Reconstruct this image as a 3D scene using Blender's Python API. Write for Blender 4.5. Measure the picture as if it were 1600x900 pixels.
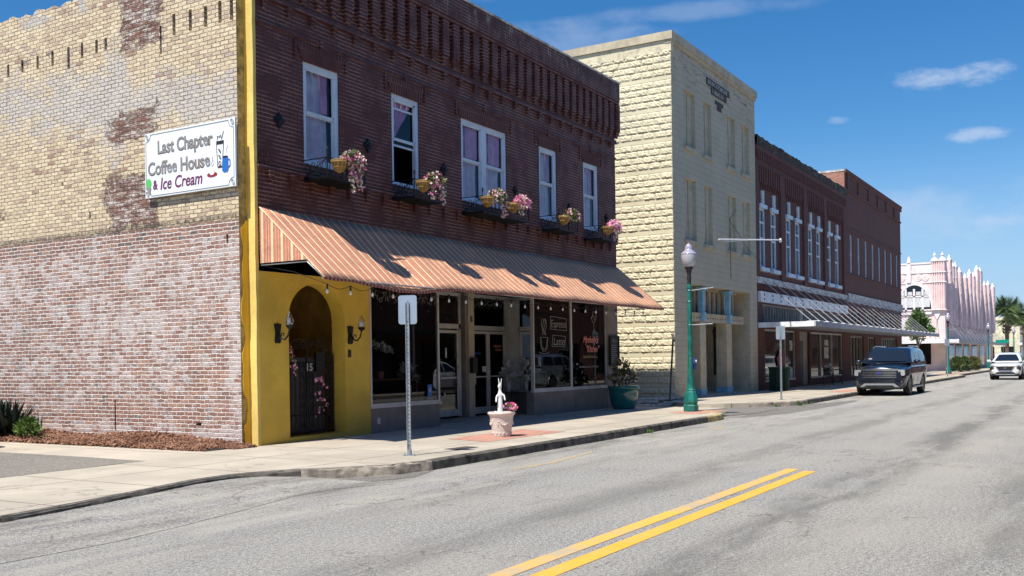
import bpy, bmesh, math, random
from mathutils import Vector, Matrix
import numpy as np
random.seed(7); rng = np.random.default_rng(7)
S = bpy.context.scene
for o in list(bpy.data.objects): bpy.data.objects.remove(o)
C = S.collection
# ------------------------------------------------------------ camera
F_PX = 1560.0; TH = math.atan(940/1560.); ROLL = 0.0145
cam_d = bpy.data.cameras.new('camera'); cam = bpy.data.objects.new('camera', cam_d); C.objects.link(cam)
cam_d.sensor_width = 36; cam_d.lens = 36*F_PX/1600; cam_d.shift_y = 114/1600.; cam_d.clip_end = 3000; cam_d.clip_start = .05
fw = Vector((math.cos(TH), math.sin(TH), 0)); rt = Vector((math.sin(TH), -math.cos(TH), 0)); up = Vector((0, 0, 1))
cr = rt*math.cos(ROLL) - up*math.sin(ROLL); cu = up*math.cos(ROLL) + rt*math.sin(ROLL)
m = Matrix((cr, cu, -fw)).transposed().to_4x4(); m.translation = Vector((0, 0, 1.6)); cam.matrix_world = m
S.camera = cam
# ------------------------------------------------------------ sun, sky
TOSUN = Vector((-.54, .085, 1.0)).normalized()
sl = bpy.data.lights.new('sun', 'SUN'); sl.energy = 5.0; sl.angle = math.radians(.53); sl.color = (1, .945, .85)
sun = bpy.data.objects.new('sun', sl); C.objects.link(sun)
sun.rotation_euler = TOSUN.to_track_quat('Z', 'Y').to_euler()
W = bpy.data.worlds.new('World'); S.world = W; W.use_nodes = True
wn = W.node_tree; wn.nodes.clear()
def WN(t, **k):
    n = wn.nodes.new(t)
    for a, b in k.items(): setattr(n, a, b)
    return n
sky = WN('ShaderNodeTexSky', sky_type='NISHITA', sun_disc=False, sun_elevation=math.asin(TOSUN.z),
         sun_rotation=math.atan2(TOSUN.x, TOSUN.y), altitude=0, air_density=1.0, dust_density=.35, ozone_density=2.2)
hs = WN('ShaderNodeHueSaturation'); hs.inputs['Saturation'].default_value = 1.30
tint = WN('ShaderNodeMix', data_type='RGBA', blend_type='MULTIPLY'); tint.inputs['Factor'].default_value = 1.; tint.inputs[7].default_value = (.92, 1.0, 1.10, 1); wn.links.new(sky.outputs[0], tint.inputs[6])
wn.links.new(tint.outputs[2], hs.inputs['Color'])
tc = WN('ShaderNodeTexCoord')
nrm = WN('ShaderNodeVectorMath', operation='NORMALIZE'); wn.links.new(tc.outputs['Generated'], nrm.inputs[0])
def cloud(d, rx, rz, strength, seed, scale=9.0):
    # soft puff around direction d: gaussian-like mask over angular distance times noise
    d = Vector(d).normalized()
    right = d.cross(Vector((0, 0, 1))).normalized(); upv = right.cross(d)
    def dot(v):
        n = WN('ShaderNodeVectorMath', operation='DOT_PRODUCT'); n.inputs[1].default_value = v; wn.links.new(nrm.outputs[0], n.inputs[0]); return n.outputs['Value']
    def mth(op, a, b=None):
        n = WN('ShaderNodeMath', operation=op)
        for i, q in enumerate((a, b)):
            if q is None: continue
            if isinstance(q, (int, float)): n.inputs[i].default_value = q
            else: wn.links.new(q, n.inputs[i])
        return n.outputs[0]
    nz = WN('ShaderNodeTexNoise'); nz.inputs['Scale'].default_value = scale; nz.inputs['Detail'].default_value = 9; nz.inputs['Roughness'].default_value = .62
    mp = WN('ShaderNodeMapping'); mp.inputs['Scale'].default_value = (1, 1, 2.2); mp.inputs['Location'].default_value = (seed, seed*.7, 0)
    wn.links.new(nrm.outputs[0], mp.inputs[0]); wn.links.new(mp.outputs[0], nz.inputs['Vector'])
    a = mth('DIVIDE', dot(right), rx); b = mth('DIVIDE', dot(upv), rz)
    r2 = mth('ADD', mth('MULTIPLY', a, a), mth('MULTIPLY', b, b))
    fwd = mth('GREATER_THAN', dot(d), 0)
    base = mth('SUBTRACT', 1.0, r2)
    v = mth('ADD', base, mth('MULTIPLY', mth('SUBTRACT', nz.outputs[0], .5), 3.4))
    mr = WN('ShaderNodeMapRange', interpolation_type='SMOOTHSTEP'); mr.inputs['From Min'].default_value = .0; mr.inputs['From Max'].default_value = 1.35
    wn.links.new(v, mr.inputs['Value'])
    return mth('MULTIPLY', mth('MULTIPLY', mr.outputs[0], strength), fwd)
masks = [((.962, .118, .246), .058, .0125, .62, 1.3, 22), ((.977, .098, .196), .032, .009, .52, 4.1, 26), ((.982, .133, .130), .17, .030, .38, 7.7, 9),
         ((.90, .35, .33), .16, .010, .22, 2.2, 10), ((.844, .432, .305), .10, .022, .30, 9.2, 9), ((.951, .216, .219), .012, .005, .3, 3.2, 30),
         ((.989, .087, .119), .035, .006, .42, 5.5, 24), ((.74, .56, .36), .12, .03, .3, 12.2, 10), ((.55,.75,.4), .3,.05,.35,15.,7)]
col = hs.outputs[0]
sxyz = WN('ShaderNodeSeparateXYZ'); wn.links.new(nrm.outputs[0], sxyz.inputs[0])
hz = WN('ShaderNodeMapRange', interpolation_type='SMOOTHSTEP'); hz.inputs['From Min'].default_value = .22; hz.inputs['From Max'].default_value = -.02; hz.inputs['To Max'].default_value = .85; wn.links.new(sxyz.outputs[2], hz.inputs['Value'])
hmx = WN('ShaderNodeMix', data_type='RGBA'); wn.links.new(hz.outputs[0], hmx.inputs['Factor']); wn.links.new(col, hmx.inputs[6]); hmx.inputs[7].default_value = (3.3, 5.0, 7.6, 1); col = hmx.outputs[2]
for k in masks:
    mx = WN('ShaderNodeMix', data_type='RGBA'); wn.links.new(cloud(*k), mx.inputs['Factor']); wn.links.new(col, mx.inputs[6])
    mx.inputs[7].default_value = (5.4, 6.2, 7.6, 1); col = mx.outputs[2]
bg = WN('ShaderNodeBackground'); bg.inputs['Strength'].default_value = .09; wn.links.new(col, bg.inputs['Color'])
wo = WN('ShaderNodeOutputWorld'); wn.links.new(bg.outputs[0], wo.inputs['Surface'])
S.view_settings.view_transform = 'Standard'; S.view_settings.look = 'None'; S.view_settings.exposure = .40; S.view_settings.gamma = 1
S.render.engine = 'CYCLES'
S.cycles.max_bounces = 6; S.cycles.diffuse_bounces = 3; S.cycles.glossy_bounces = 3; S.cycles.transmission_bounces = 4; S.cycles.transparent_max_bounces = 12

# ------------------------------------------------------------ materials
MATS = {}
def lin(c):  # sRGB 0-255 -> linear
    return tuple(((v/255.)/12.92 if v/255. <= .04045 else ((v/255.+.055)/1.055)**2.4) for v in c)
class NT:
    def __init__(s, name):
        s.mat = bpy.data.materials.new(name); s.mat.use_nodes = True; s.t = s.mat.node_tree; s.t.nodes.clear()
        s.out = s.n('ShaderNodeOutputMaterial'); s.p = s.n('ShaderNodeBsdfPrincipled'); s.l(s.p.outputs[0], s.out.inputs['Surface'])
        s.geo = s.n('ShaderNodeNewGeometry'); s.pos = s.geo.outputs['Position']; MATS[name] = s.mat
    def n(s, t, **k):
        n = s.t.nodes.new(t)
        for a, b in k.items(): setattr(n, a, b)
        return n
    def l(s, a, b): s.t.links.new(a, b)
    def set(s, sock, v):
        if isinstance(v, (int, float)): sock.default_value = v
        elif isinstance(v, tuple): sock.default_value = (v + (1,))[:4] if len(sock.default_value) == 4 else v
        else: s.l(v, sock)
    def m(s, op, a, b=0.0, c=None, clamp=False):
        n = s.n('ShaderNodeMath', operation=op); n.use_clamp = clamp
        s.set(n.inputs[0], a); s.set(n.inputs[1], b)
        if c is not None: s.set(n.inputs[2], c)
        return n.outputs[0]
    def mix(s, f, a, b, bt='MIX'):
        n = s.n('ShaderNodeMix', data_type='RGBA', blend_type=bt); s.set(n.inputs['Factor'], f); s.set(n.inputs[6], a); s.set(n.inputs[7], b); return n.outputs[2]
    def noise(s, scale, detail=4, rough=.55, vec=None, sc3=None, dist=0, off=0):
        n = s.n('ShaderNodeTexNoise'); n.inputs['Scale'].default_value = scale; n.inputs['Detail'].default_value = detail
        n.inputs['Roughness'].default_value = rough; n.inputs['Distortion'].default_value = dist
        v = vec if vec is not None else s.pos
        if sc3 or off:
            mp = s.n('ShaderNodeMapping'); mp.inputs['Scale'].default_value = sc3 or (1, 1, 1); mp.inputs['Location'].default_value = (off, off*1.7, off*.6)
            s.l(v, mp.inputs[0]); v = mp.outputs[0]
        s.l(v, n.inputs['Vector']); return n.outputs[0]
    def ramp(s, v, a, b, smooth=True):
        n = s.n('ShaderNodeMapRange', interpolation_type='SMOOTHSTEP' if smooth else 'LINEAR'); n.inputs['From Min'].default_value = a; n.inputs['From Max'].default_value = b
        s.set(n.inputs['Value'], v); return n.outputs[0]
    def xyz(s):
        n = s.n('ShaderNodeSeparateXYZ'); s.l(s.pos, n.inputs[0]); return n.outputs
    def bump(s, h, strength=.5, dist=.01):
        n = s.n('ShaderNodeBump'); n.inputs['Strength'].default_value = strength; n.inputs['Distance'].default_value = dist
        s.set(n.inputs['Height'], h); s.l(n.outputs[0], s.p.inputs['Normal']); return n
def mat(name, c, rough=.6, metal=0., var=.18, scale=2.5, bump=0., bs=40., spec=.5, coat=0., local=False, dirt=None):
    if name in MATS: return MATS[name]
    t = NT(name)
    vec = None
    if local:
        tcn = t.n('ShaderNodeTexCoord'); vec = tcn.outputs['Object']
    if var:
        f = t.noise(scale, 6, .6, vec=vec)
        a = tuple(min(1, v*(1+var*1.6)) for v in c); b = tuple(v*(1-var*1.6) for v in c)
        col = t.mix(t.ramp(f, .25, .75), b, a)
        if dirt:
            col = t.mix(t.m('MULTIPLY', t.ramp(t.noise(scale*.5, 8, .65, vec=vec, off=3.1), .5, .72), dirt[1]), col, dirt[0])
        t.l(col, t.p.inputs['Base Color'])
    else: t.p.inputs['Base Color'].default_value = c+(1,)
    t.p.inputs['Roughness'].default_value = rough; t.p.inputs['Metallic'].default_value = metal
    t.p.inputs['Specular IOR Level'].default_value = spec; t.p.inputs['Coat Weight'].default_value = coat
    if bump: t.bump(t.noise(bs, 5, .6, vec=vec), bump, .01)
    return t.mat
def cells(t, u, v, bw, bh, mu, mv, jitter=.004):
    """running bond cells: returns mortar mask (1 in joints), per-brick random (3 values)"""
    nz = t.noise(6, 3, .5); nzo = t.m('MULTIPLY', t.m('SUBTRACT', nz, .5), jitter*6)
    v2 = t.m('ADD', v, nzo)
    r = t.m('DIVIDE', v2, bh); row = t.m('FLOOR', r); fv = t.m('SUBTRACT', r, row)
    par = t.m('MODULO', t.m('ABSOLUTE', row), 2.0)
    uu = t.m('ADD', t.m('DIVIDE', u, bw), t.m('MULTIPLY', par, .5)); ce = t.m('FLOOR', uu); fu = t.m('SUBTRACT', uu, ce)
    du = t.m('MULTIPLY', t.m('MINIMUM', fu, t.m('SUBTRACT', 1.0, fu)), bw); dv = t.m('MULTIPLY', t.m('MINIMUM', fv, t.m('SUBTRACT', 1.0, fv)), bh)
    ed = t.m('MULTIPLY', t.m('SUBTRACT', t.noise(30, 3, .6), .5), jitter)
    mk_u = t.m('SUBTRACT', 1.0, t.ramp(t.m('ADD', du, ed), mu*.35, mu)); mk_v = t.m('SUBTRACT', 1.0, t.ramp(t.m('ADD', dv, ed), mv*.35, mv))
    mort = t.m('MAXIMUM', mk_u, mk_v)
    cx = t.n('ShaderNodeCombineXYZ'); t.l(ce, cx.inputs[0]); t.l(row, cx.inputs[1])
    wnz = t.n('ShaderNodeTexWhiteNoise', noise_dimensions='3D'); t.l(cx.outputs[0], wnz.inputs['Vector'])
    sp = t.n('ShaderNodeSeparateColor'); t.l(wnz.outputs['Color'], sp.inputs[0])
    return mort, sp.outputs[0], sp.outputs[1], sp.outputs[2], mk_v
def brick(name, axis, ca, cb, mortar, bw=.21, bh=.075, mu=.008, mv=.008, mfac=1., rough=.85, bumpd=.008, soft=None):
    t = NT(name); X = t.xyz(); u = X[1] if axis == 'y' else X[0]; v = X[1] if axis == 'g' else X[2]
    mo, r1, r2, r3, mkv = cells(t, u, v, bw, bh, mu, mv)
    col = t.mix(r1, ca, cb)
    big = t.noise(.8, 6, .6); col = t.mix(t.m('MULTIPLY', t.ramp(big, .35, .7), .35), col, tuple(c*.6 for c in ca))
    mm = t.m('MULTIPLY', mo, mfac)
    if soft: mm = t.m('MULTIPLY', mm, t.ramp(t.noise(soft, 5, .6, off=2.), .35, .62))
    col = t.mix(mm, col, mortar)
    if name == 'maroon_painted_brick':   # chipped paint and streaks under the coping
        zt = t.ramp(v, 9.35, 10.05); n2 = t.noise(5, 8, .7, sc3=(2.2, 1, .5)); col = t.mix(t.m('MULTIPLY', t.m('MULTIPLY', zt, t.ramp(n2, .56, .6)), .65), col, (.42, .38, .33))
        col = t.mix(t.m('MULTIPLY', t.m('MULTIPLY', zt, t.ramp(t.noise(3, 6, .6, off=5.), .45, .65)), .6), col, (.05, .028, .026))
    t.l(col, t.p.inputs['Base Color']); t.p.inputs['Roughness'].default_value = rough
    h = t.m('ADD', t.m('SUBTRACT', 1.0, mo), t.m('MULTIPLY', t.noise(45, 4, .6), .45)); t.bump(h, .7, bumpd)
    return t.mat
brick('maroon_painted_brick', 'x', (.120, .030, .020), (.080, .022, .017), (.42, .25, .19), mu=.004, mv=.0125, mfac=.8, soft=2.2, rough=.62)
brick('maroon_brick_side', 'y', (.088, .030, .028), (.066, .023, .023), (.25, .15, .14), mu=.004, mv=.0075, mfac=.75, soft=2.2, rough=.62)
brick('brown_brick', 'x', (.165, .062, .048), (.11, .042, .036), (.17, .10, .09), mfac=.7)
brick('brown_brick_side', 'y', (.15, .062, .052), (.10, .042, .038), (.17, .10, .09), mfac=.7)
brick('red_brick', 'x', (.17, .068, .052), (.12, .048, .040), (.19, .12, .10), mfac=.6)
brick('old_orange_brick', 'y', (.42, .18, .12), (.3, .12, .08), (.5, .42, .35))
brick('dark_arch_brick', 'x', (.12, .034, .027), (.09, .026, .021), (.42, .27, .23), bw=.085, bh=.28, mu=.006, mv=.004, soft=1.5)
def side_wall_mat():
    t = NT('weathered_side_brick'); X = t.xyz(); u, v = X[1], X[2]
    mo, r1, r2, r3, mkv = cells(t, u, v, .215, .0755, .014, .0135, .007)
    up_ = t.ramp(t.m('ADD', v, t.m('MULTIPLY', t.noise(3, 4), .1)), 4.24, 4.27)
    # lower: red brick with lime wash
    low = t.mix(r1, (.31, .125, .080), (.20, .085, .062)); low = t.mix(t.ramp(r2, .84, .88), low, (.085, .06, .055)); low = t.mix(t.ramp(r3, .7, .95), low, (.42, .22, .14)); low = t.mix(t.m('MULTIPLY', t.ramp(t.noise(40, 4, .8, off=1.), .45, .62), .5), low, (.50, .38, .32))
    n1 = t.noise(1.3, 10, .74, dist=.8); n2 = t.noise(9, 8, .85, sc3=(1, 1, 1.3)); n3 = t.noise(28, 4, .8)
    bandb = t.m('MULTIPLY', t.ramp(v, 1.5, .5), -.055)
    wash = t.m('ADD', t.m('ADD', t.m('MULTIPLY', n1, .60), t.m('MULTIPLY', n2, .46)), t.m('ADD', bandb, t.m('MULTIPLY', r2, .13)))
    band2 = t.m('MULTIPLY', t.m('MULTIPLY', t.ramp(v, 3.85, 3.98), t.ramp(v, 4.3, 4.22)), -.10); wash = t.m('ADD', wash, band2)
    foot = t.m('MULTIPLY', t.ramp(v, .62, .36), .10); wash = t.m('ADD', wash, foot)
    wash = t.m('ADD', wash, t.m('MULTIPLY', t.ramp(u, 13.62, 13.45), .07))
    wmask = t.ramp(wash, .56, .665)
    low = t.mix(t.m('MULTIPLY', wmask, .80), low, t.mix(n3, (.38, .29, .27), (.88, .80, .77)))
    pinkish = t.ramp(t.noise(2.3, 5, .6, off=9.), .4, .7); low = t.mix(t.m('MULTIPLY', pinkish, .10), low, (.5, .36, .34))
    low = t.mix(t.m('MULTIPLY', mo, .92), low, t.mix(t.ramp(n2, .30, .55), (.50, .43, .37), (.92, .87, .80)))
    # upper: cream paint over brick, whitish zones
    upc = t.mix(r1, (.82, .68, .45), (.66, .52, .33)); upc = t.mix(t.m('MULTIPLY', t.ramp(r2, .9, .93), t.ramp(t.noise(1.2, 4, .6, off=12.), .42, .6)), upc, (.38, .23, .16)); upc = t.mix(t.ramp(r3, .75, .95), upc, (.56, .42, .30))
    zb = t.m('ADD', t.m('MULTIPLY', t.m('SUBTRACT', 1.0, t.m('ABSOLUTE', t.m('DIVIDE', t.m('SUBTRACT', v, t.m('ADD', 6.75, t.m('MULTIPLY', t.m('SUBTRACT', 17., u), -.13))), 1.0))), .30), t.m('MULTIPLY', n1, .7))
    zb = t.m('ADD', zb, t.m('MULTIPLY', t.ramp(t.m('ABSOLUTE', t.m('SUBTRACT', u, 16.55)), .55, .1), .17))
    zb = t.m('ADD', zb, t.m('MULTIPLY', t.m('SUBTRACT', n2, .5), .35))
    wz = t.ramp(t.m('ADD', zb, t.m('MULTIPLY', r3, .12)), .46, .70); upc = t.mix(t.m('MULTIPLY', wz, .85), upc, t.mix(n3, (.40, .36, .33), (.78, .74, .70)))
    upc = t.mix(t.m('MULTIPLY', t.ramp(t.noise(14, 7, .8, off=1.3), .54, .62), .6), upc, (.33, .23, .18)); upc = t.mix(t.m('MULTIPLY', t.ramp(t.noise(18, 6, .8, off=5.3), .56, .64), .6), upc, (.84, .80, .74))
    upc = t.mix(t.m('MULTIPLY', mo, t.m('ADD', .35, t.m('MULTIPLY', t.ramp(t.noise(5, 4, .6), .4, .6), .6))), upc, (.30, .25, .20))
    # bare patches (Y0,Y1,Z0,Z1)
    patch = None; dn = t.m('ADD', t.m('MULTIPLY', t.m('SUBTRACT', t.noise(2.2, 9, .8, dist=.5), .5), 1.3), t.m('MULTIPLY', t.m('SUBTRACT', r3, .5), .12))
    for (a, b, c, d, amt) in ((15.30, 16.85, 4.20, 5.40, .06), (15.40, 16.80, 5.90, 6.50, .06), (15.2, 16.35, 7.7, 9.7, -.02), (17.3, 18.0, 5.75, 6.0, .15), (18.5, 19.6, 7.9, 8.1, .1), (20.2, 21.4, 4.5, 5.1, .12), (13.4, 14.2, 8.9, 9.6, .1)):
        du = t.m('SUBTRACT', (b-a)/2, t.m('ABSOLUTE', t.m('SUBTRACT', u, (a+b)/2))); dv = t.m('SUBTRACT', (d-c)/2, t.m('ABSOLUTE', t.m('SUBTRACT', v, (c+d)/2)))
        q = t.ramp(t.m('SUBTRACT', t.m('ADD', t.m('MINIMUM', du, dv), dn), amt), -.02, .05); patch = q if patch is None else t.m('MAXIMUM', patch, q)
    red = t.mix(r1, (.27, .13, .09), (.14, .075, .058)); red = t.mix(t.ramp(t.noise(4, 8, .85, sc3=(1, .8, 3.), off=4.), .49, .56), red, t.mix(n3, (.50, .44, .38), (.78, .72, .66))); red = t.mix(t.m('MULTIPLY', mo, .6), red, (.12, .07, .05))
    upc = t.mix(patch, upc, red)
    # light plaster cap near the parapet
    capz = t.m('MULTIPLY', t.ramp(v, 8.6, 8.75), t.ramp(t.noise(1.4, 5, .6, off=7.), .5, .56)); upc = t.mix(t.m('MULTIPLY', capz, .8), upc, (.52, .50, .46))
    drk = t.m('MULTIPLY', t.m('MULTIPLY', t.ramp(v, 4.16, 4.22), t.ramp(v, 4.33, 4.27)), t.ramp(n2, .38, .55))
    col = t.mix(up_, low, upc); col = t.mix(t.m('MULTIPLY', drk, .8), col, (.07, .055, .045))
    drip = t.m('MULTIPLY', t.m('MULTIPLY', t.ramp(t.noise(3.0, 6, .7, sc3=(1, 1.6, .12), off=3.), .54, .66), t.ramp(t.noise(.9, 4, .6, off=6.), .45, .6)), .35); col = t.mix(drip, col, (.24, .20, .17)); spk = t.ramp(t.noise(22, 6, .88, off=2.), .55, .62); col = t.mix(t.m('MULTIPLY', spk, .65), col, (.10, .08, .07))
    t.l(col, t.p.inputs['Base Color']); t.p.inputs['Roughness'].default_value = .9
    h = t.m('ADD', t.m('MULTIPLY', t.m('SUBTRACT', 1.0, mo), .8), t.m('MULTIPLY', t.noise(35, 5, .7), .9)); h = t.m('SUBTRACT', h, t.m('MULTIPLY', patch, 1.6)); t.bump(h, 1.0, .026)
    return t.mat
side_wall_mat()
def plaster_yellow(name, c):
    t = NT(name); n1 = t.noise(1.5, 6, .6); col = t.mix(t.ramp(n1, .3, .7), tuple(v*.86 for v in c), tuple(min(1, v*1.08) for v in c))
    Z = t.xyz()[2]; col = t.mix(t.m('MULTIPLY', t.ramp(Z, 1.3, .2), .38), col, tuple(v*q for v, q in zip(c, (.55, .5, .6))))
    col = t.mix(t.m('MULTIPLY', t.ramp(t.noise(22, 6, .7), .66, .72), .35), col, tuple(v*.5 for v in c))
    t.l(col, t.p.inputs['Base Color']); t.p.inputs['Roughness'].default_value = .75
    t.bump(t.m('ADD', t.noise(14, 6, .6), t.m('MULTIPLY', t.noise(90, 4, .6), .3)), .5, .02); return t.mat
plaster_yellow('yellow_plaster', (.74, .50, .065)); plaster_yellow('dark_yellow_plaster', (.80, .46, .03)); mat('raw_wall_end', (.42, .30, .10), .9, var=.35, scale=6, bump=1., bs=14); plaster_yellow('pale_yellow_paint', (.82, .61, .17))
def cream_block(name, axis):
    t = NT(name); X = t.xyz(); u = X[0] if axis == 'x' else X[1]; v = X[2]
    c = (.55, .49, .36) if axis == 'x' else (.75, .67, .46)
    mo, r1, r2, r3, mkv = cells(t, u, v, .86 if axis == 'x' else .43, .225, .010, .010, .004)
    col = t.mix(t.ramp(t.noise(1.2, 6, .6), .3, .7), tuple(q*.88 for q in c), c)
    if axis == 'x':
        col = t.mix(t.m('MULTIPLY', mo, .45), col, (.2, .17, .12))
        col = t.mix(t.m('MULTIPLY', t.m('MULTIPLY', t.ramp(v, 1.6, .2), t.ramp(t.noise(4, 6, .7), .45, .6)), .5), col, (.2, .17, .13))
        col = t.mix(t.m('MULTIPLY', t.m('MULTIPLY', t.ramp(v, 10.6, 12.4), t.ramp(t.noise(2.2, 8, .7, sc3=(.6, 1, 3.)), .52, .6)), .55), col, (.16, .14, .11))
        t.bump(t.m('ADD', t.m('SUBTRACT', 1.0, mo), t.m('MULTIPLY', t.noise(9, 6, .6), 1.2)), .6, .012)
    else:
        col = t.mix(t.m('MULTIPLY', t.m('MULTIPLY', t.ramp(v, 11.5, 12.2), t.ramp(t.noise(3, 7, .75), .5, .6)), .45), col, (.28, .25, .2))
        t.bump(t.noise(22, 5, .65), .45, .02)
    t.l(col, t.p.inputs['Base Color']); t.p.inputs['Roughness'].default_value = .8; return t.mat
cream_block('cream_block_front', 'x'); cream_block('cream_rock_face', 'y')
def concrete(name, c, joint=None):
    t = NT(name); X = t.xyz(); n1 = t.noise(.7, 7, .62); n2 = t.noise(7, 6, .7); n3 = t.noise(90, 3, .6)
    col = t.mix(t.ramp(n1, .3, .72), tuple(v*.80 for v in c), tuple(v*1.08 for v in c)); col = t.mix(t.m('MULTIPLY', t.ramp(n2, .55, .75), .25), col, tuple(v*.6 for v in c))
    col = t.mix(t.m('MULTIPLY', t.ramp(n3, .5, .75), .22), col, tuple(v*.55 for v in c))
    if joint:   # saw joints along X every joint metres, plus one along Y
        w = t.m('MULTIPLY', t.m('SUBTRACT', t.noise(3, 3), .5), .03)
        fx = t.m('FRACT', t.m('DIVIDE', t.m('ADD', X[0], w), joint)); d = t.m('MULTIPLY', t.m('MINIMUM', fx, t.m('SUBTRACT', 1.0, fx)), joint)
        fy = t.m('ABSOLUTE', t.m('SUBTRACT', t.m('ADD', X[1], w), 9.75)); fy2 = t.m('ABSOLUTE', t.m('SUBTRACT', t.m('ADD', X[1], w), 11.4))
        j = t.m('SUBTRACT', 1.0, t.ramp(t.m('MINIMUM', d, t.m('MINIMUM', fy, fy2)), .008, .026)); col = t.mix(t.m('MULTIPLY', j, .8), col, tuple(v*.3 for v in c))
    vor = t.n('ShaderNodeTexVoronoi', feature='DISTANCE_TO_EDGE'); vor.inputs['Scale'].default_value = .32
    mp = t.n('ShaderNodeVectorMath', operation='ADD'); nn = t.n('ShaderNodeTexNoise'); nn.inputs['Scale'].default_value = 1.7; nn.inputs['Detail'].default_value = 6; t.l(t.pos, nn.inputs['Vector'])
    sc = t.n('ShaderNodeVectorMath', operation='SCALE'); sc.inputs['Scale'].default_value = .8; t.l(nn.outputs['Color'], sc.inputs[0]); t.l(t.pos, mp.inputs[0]); t.l(sc.outputs[0], mp.inputs[1]); t.l(mp.outputs[0], vor.inputs['Vector'])
    crk = t.m('SUBTRACT', 1.0, t.ramp(vor.outputs['Distance'], .0015, .005)); col = t.mix(t.m('MULTIPLY', crk, .45), col, tuple(v*.3 for v in c))
    t.l(col, t.p.inputs['Base Color']); t.p.inputs['Roughness'].default_value = .88; t.bump(t.m('ADD', n3, t.m('MULTIPLY', n2, 1.)), .35, .006); return t.mat
concrete('sidewalk_concrete', (.47, .415, .335), 1.62); concrete('kerb_concrete', (.42, .37, .30)); concrete('apron_concrete', (.43, .39, .32))
def asphalt(name, base, tracks=True):
    t = NT(name); X = t.xyz()
    n3 = t.noise(24, 6, .95); n4 = t.noise(80, 2, .8, off=3.); n1 = t.noise(.35, 8, .62); n2 = t.noise(1.6, 7, .65, sc3=(.35, 1.6, 1))
    agg = t.m('ADD', t.m('MULTIPLY', n3, .6), t.m('MULTIPLY', n4, .5))
    col = t.mix(t.ramp(agg, .47, .63), tuple(v*.34 for v in base), tuple(v*1.65 for v in base))
    col = t.mix(t.m('MULTIPLY', t.ramp(n1, .35, .68), .30), col, (base[0]*1.35, base[1]*1.30, base[2]*1.15))
    col = t.mix(t.m('MULTIPLY', t.ramp(n2, .53, .68), .30), col, tuple(v*.55 for v in base))
    if tracks:
        tr = None
        for yc, wd, am in ((2.75, .6, .62), (.9, .55, .45), (5.0, .6, .42), (6.8, .55, .28)):
            d = t.m('ABSOLUTE', t.m('SUBTRACT', t.m('ADD', X[1], t.m('MULTIPLY', t.m('SUBTRACT', n1, .5), 1.0)), yc)); q = t.m('MULTIPLY', t.ramp(d, wd, wd*.1), am); tr = q if tr is None else t.m('ADD', tr, q)
        tr = t.m('MULTIPLY', tr, t.ramp(t.noise(1.1, 7, .7, sc3=(.3, 1.3, 1), off=8.), .36, .60)); col = t.mix(tr, col, tuple(v*.32 for v in base))
        # pale middle strips and oil spots
        d = t.m('ABSOLUTE', t.m('SUBTRACT', X[1], 2.0)); col = t.mix(t.m('MULTIPLY', t.m('MULTIPLY', t.ramp(d, .6, .1), t.ramp(n1, .4, .6)), .25), col, (.46, .43, .36))
        vs = t.n('ShaderNodeTexVoronoi'); vs.inputs['Scale'].default_value = .9; t.l(t.pos, vs.inputs['Vector'])
        col = t.mix(t.m('MULTIPLY', t.ramp(t.m('ADD', vs.outputs['Distance'], t.m('MULTIPLY', t.noise(9, 4), .1)), .12, .08), .5), col, tuple(v*.3 for v in base))
        gut = t.m('MULTIPLY', t.m('MULTIPLY', t.ramp(X[1], 7.5, 8.5), t.ramp(t.noise(1.0, 7, .7, sc3=(.5, 2., 1), off=11.), .42, .62)), .5); col = t.mix(gut, col, (.11, .10, .09))
        gut2 = t.m('MULTIPLY', t.m('MULTIPLY', t.ramp(X[1], 6.2, 7.2), t.ramp(t.noise(1.2, 6, .7, sc3=(.4, 2., 1), off=14.), .48, .6)), .35); col = t.mix(gut2, col, (.52, .48, .40))
    vor = t.n('ShaderNodeTexVoronoi', feature='DISTANCE_TO_EDGE'); vor.inputs['Scale'].default_value = .55
    nn = t.n('ShaderNodeTexNoise'); nn.inputs['Scale'].default_value = 2.2; nn.inputs['Detail'].default_value = 7; t.l(t.pos, nn.inputs['Vector'])
    sc = t.n('ShaderNodeVectorMath', operation='SCALE'); sc.inputs['Scale'].default_value = 1.1; t.l(nn.outputs['Color'], sc.inputs[0]); ad = t.n('ShaderNodeVectorMath', operation='ADD'); t.l(t.pos, ad.inputs[0]); t.l(sc.outputs[0], ad.inputs[1]); t.l(ad.outputs[0], vor.inputs['Vector'])
    crk = t.m('MULTIPLY', t.m('SUBTRACT', 1.0, t.ramp(vor.outputs['Distance'], .002, .008)), t.ramp(t.noise(.5, 4, off=6.), .48, .56)); col = t.mix(t.m('MULTIPLY', crk, .6), col, (.06, .055, .05))
    t.l(col, t.p.inputs['Base Color']); t.p.inputs['Roughness'].default_value = .9; t.p.inputs['Specular IOR Level'].default_value = .3
    t.bump(t.m('ADD', n3, n4), 1., .012); return t.mat
asphalt('road_asphalt', (.338, .328, .308)); asphalt('lot_asphalt', (.24, .225, .20), False); asphalt('alley_asphalt', (.20, .19, .175), False)
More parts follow.
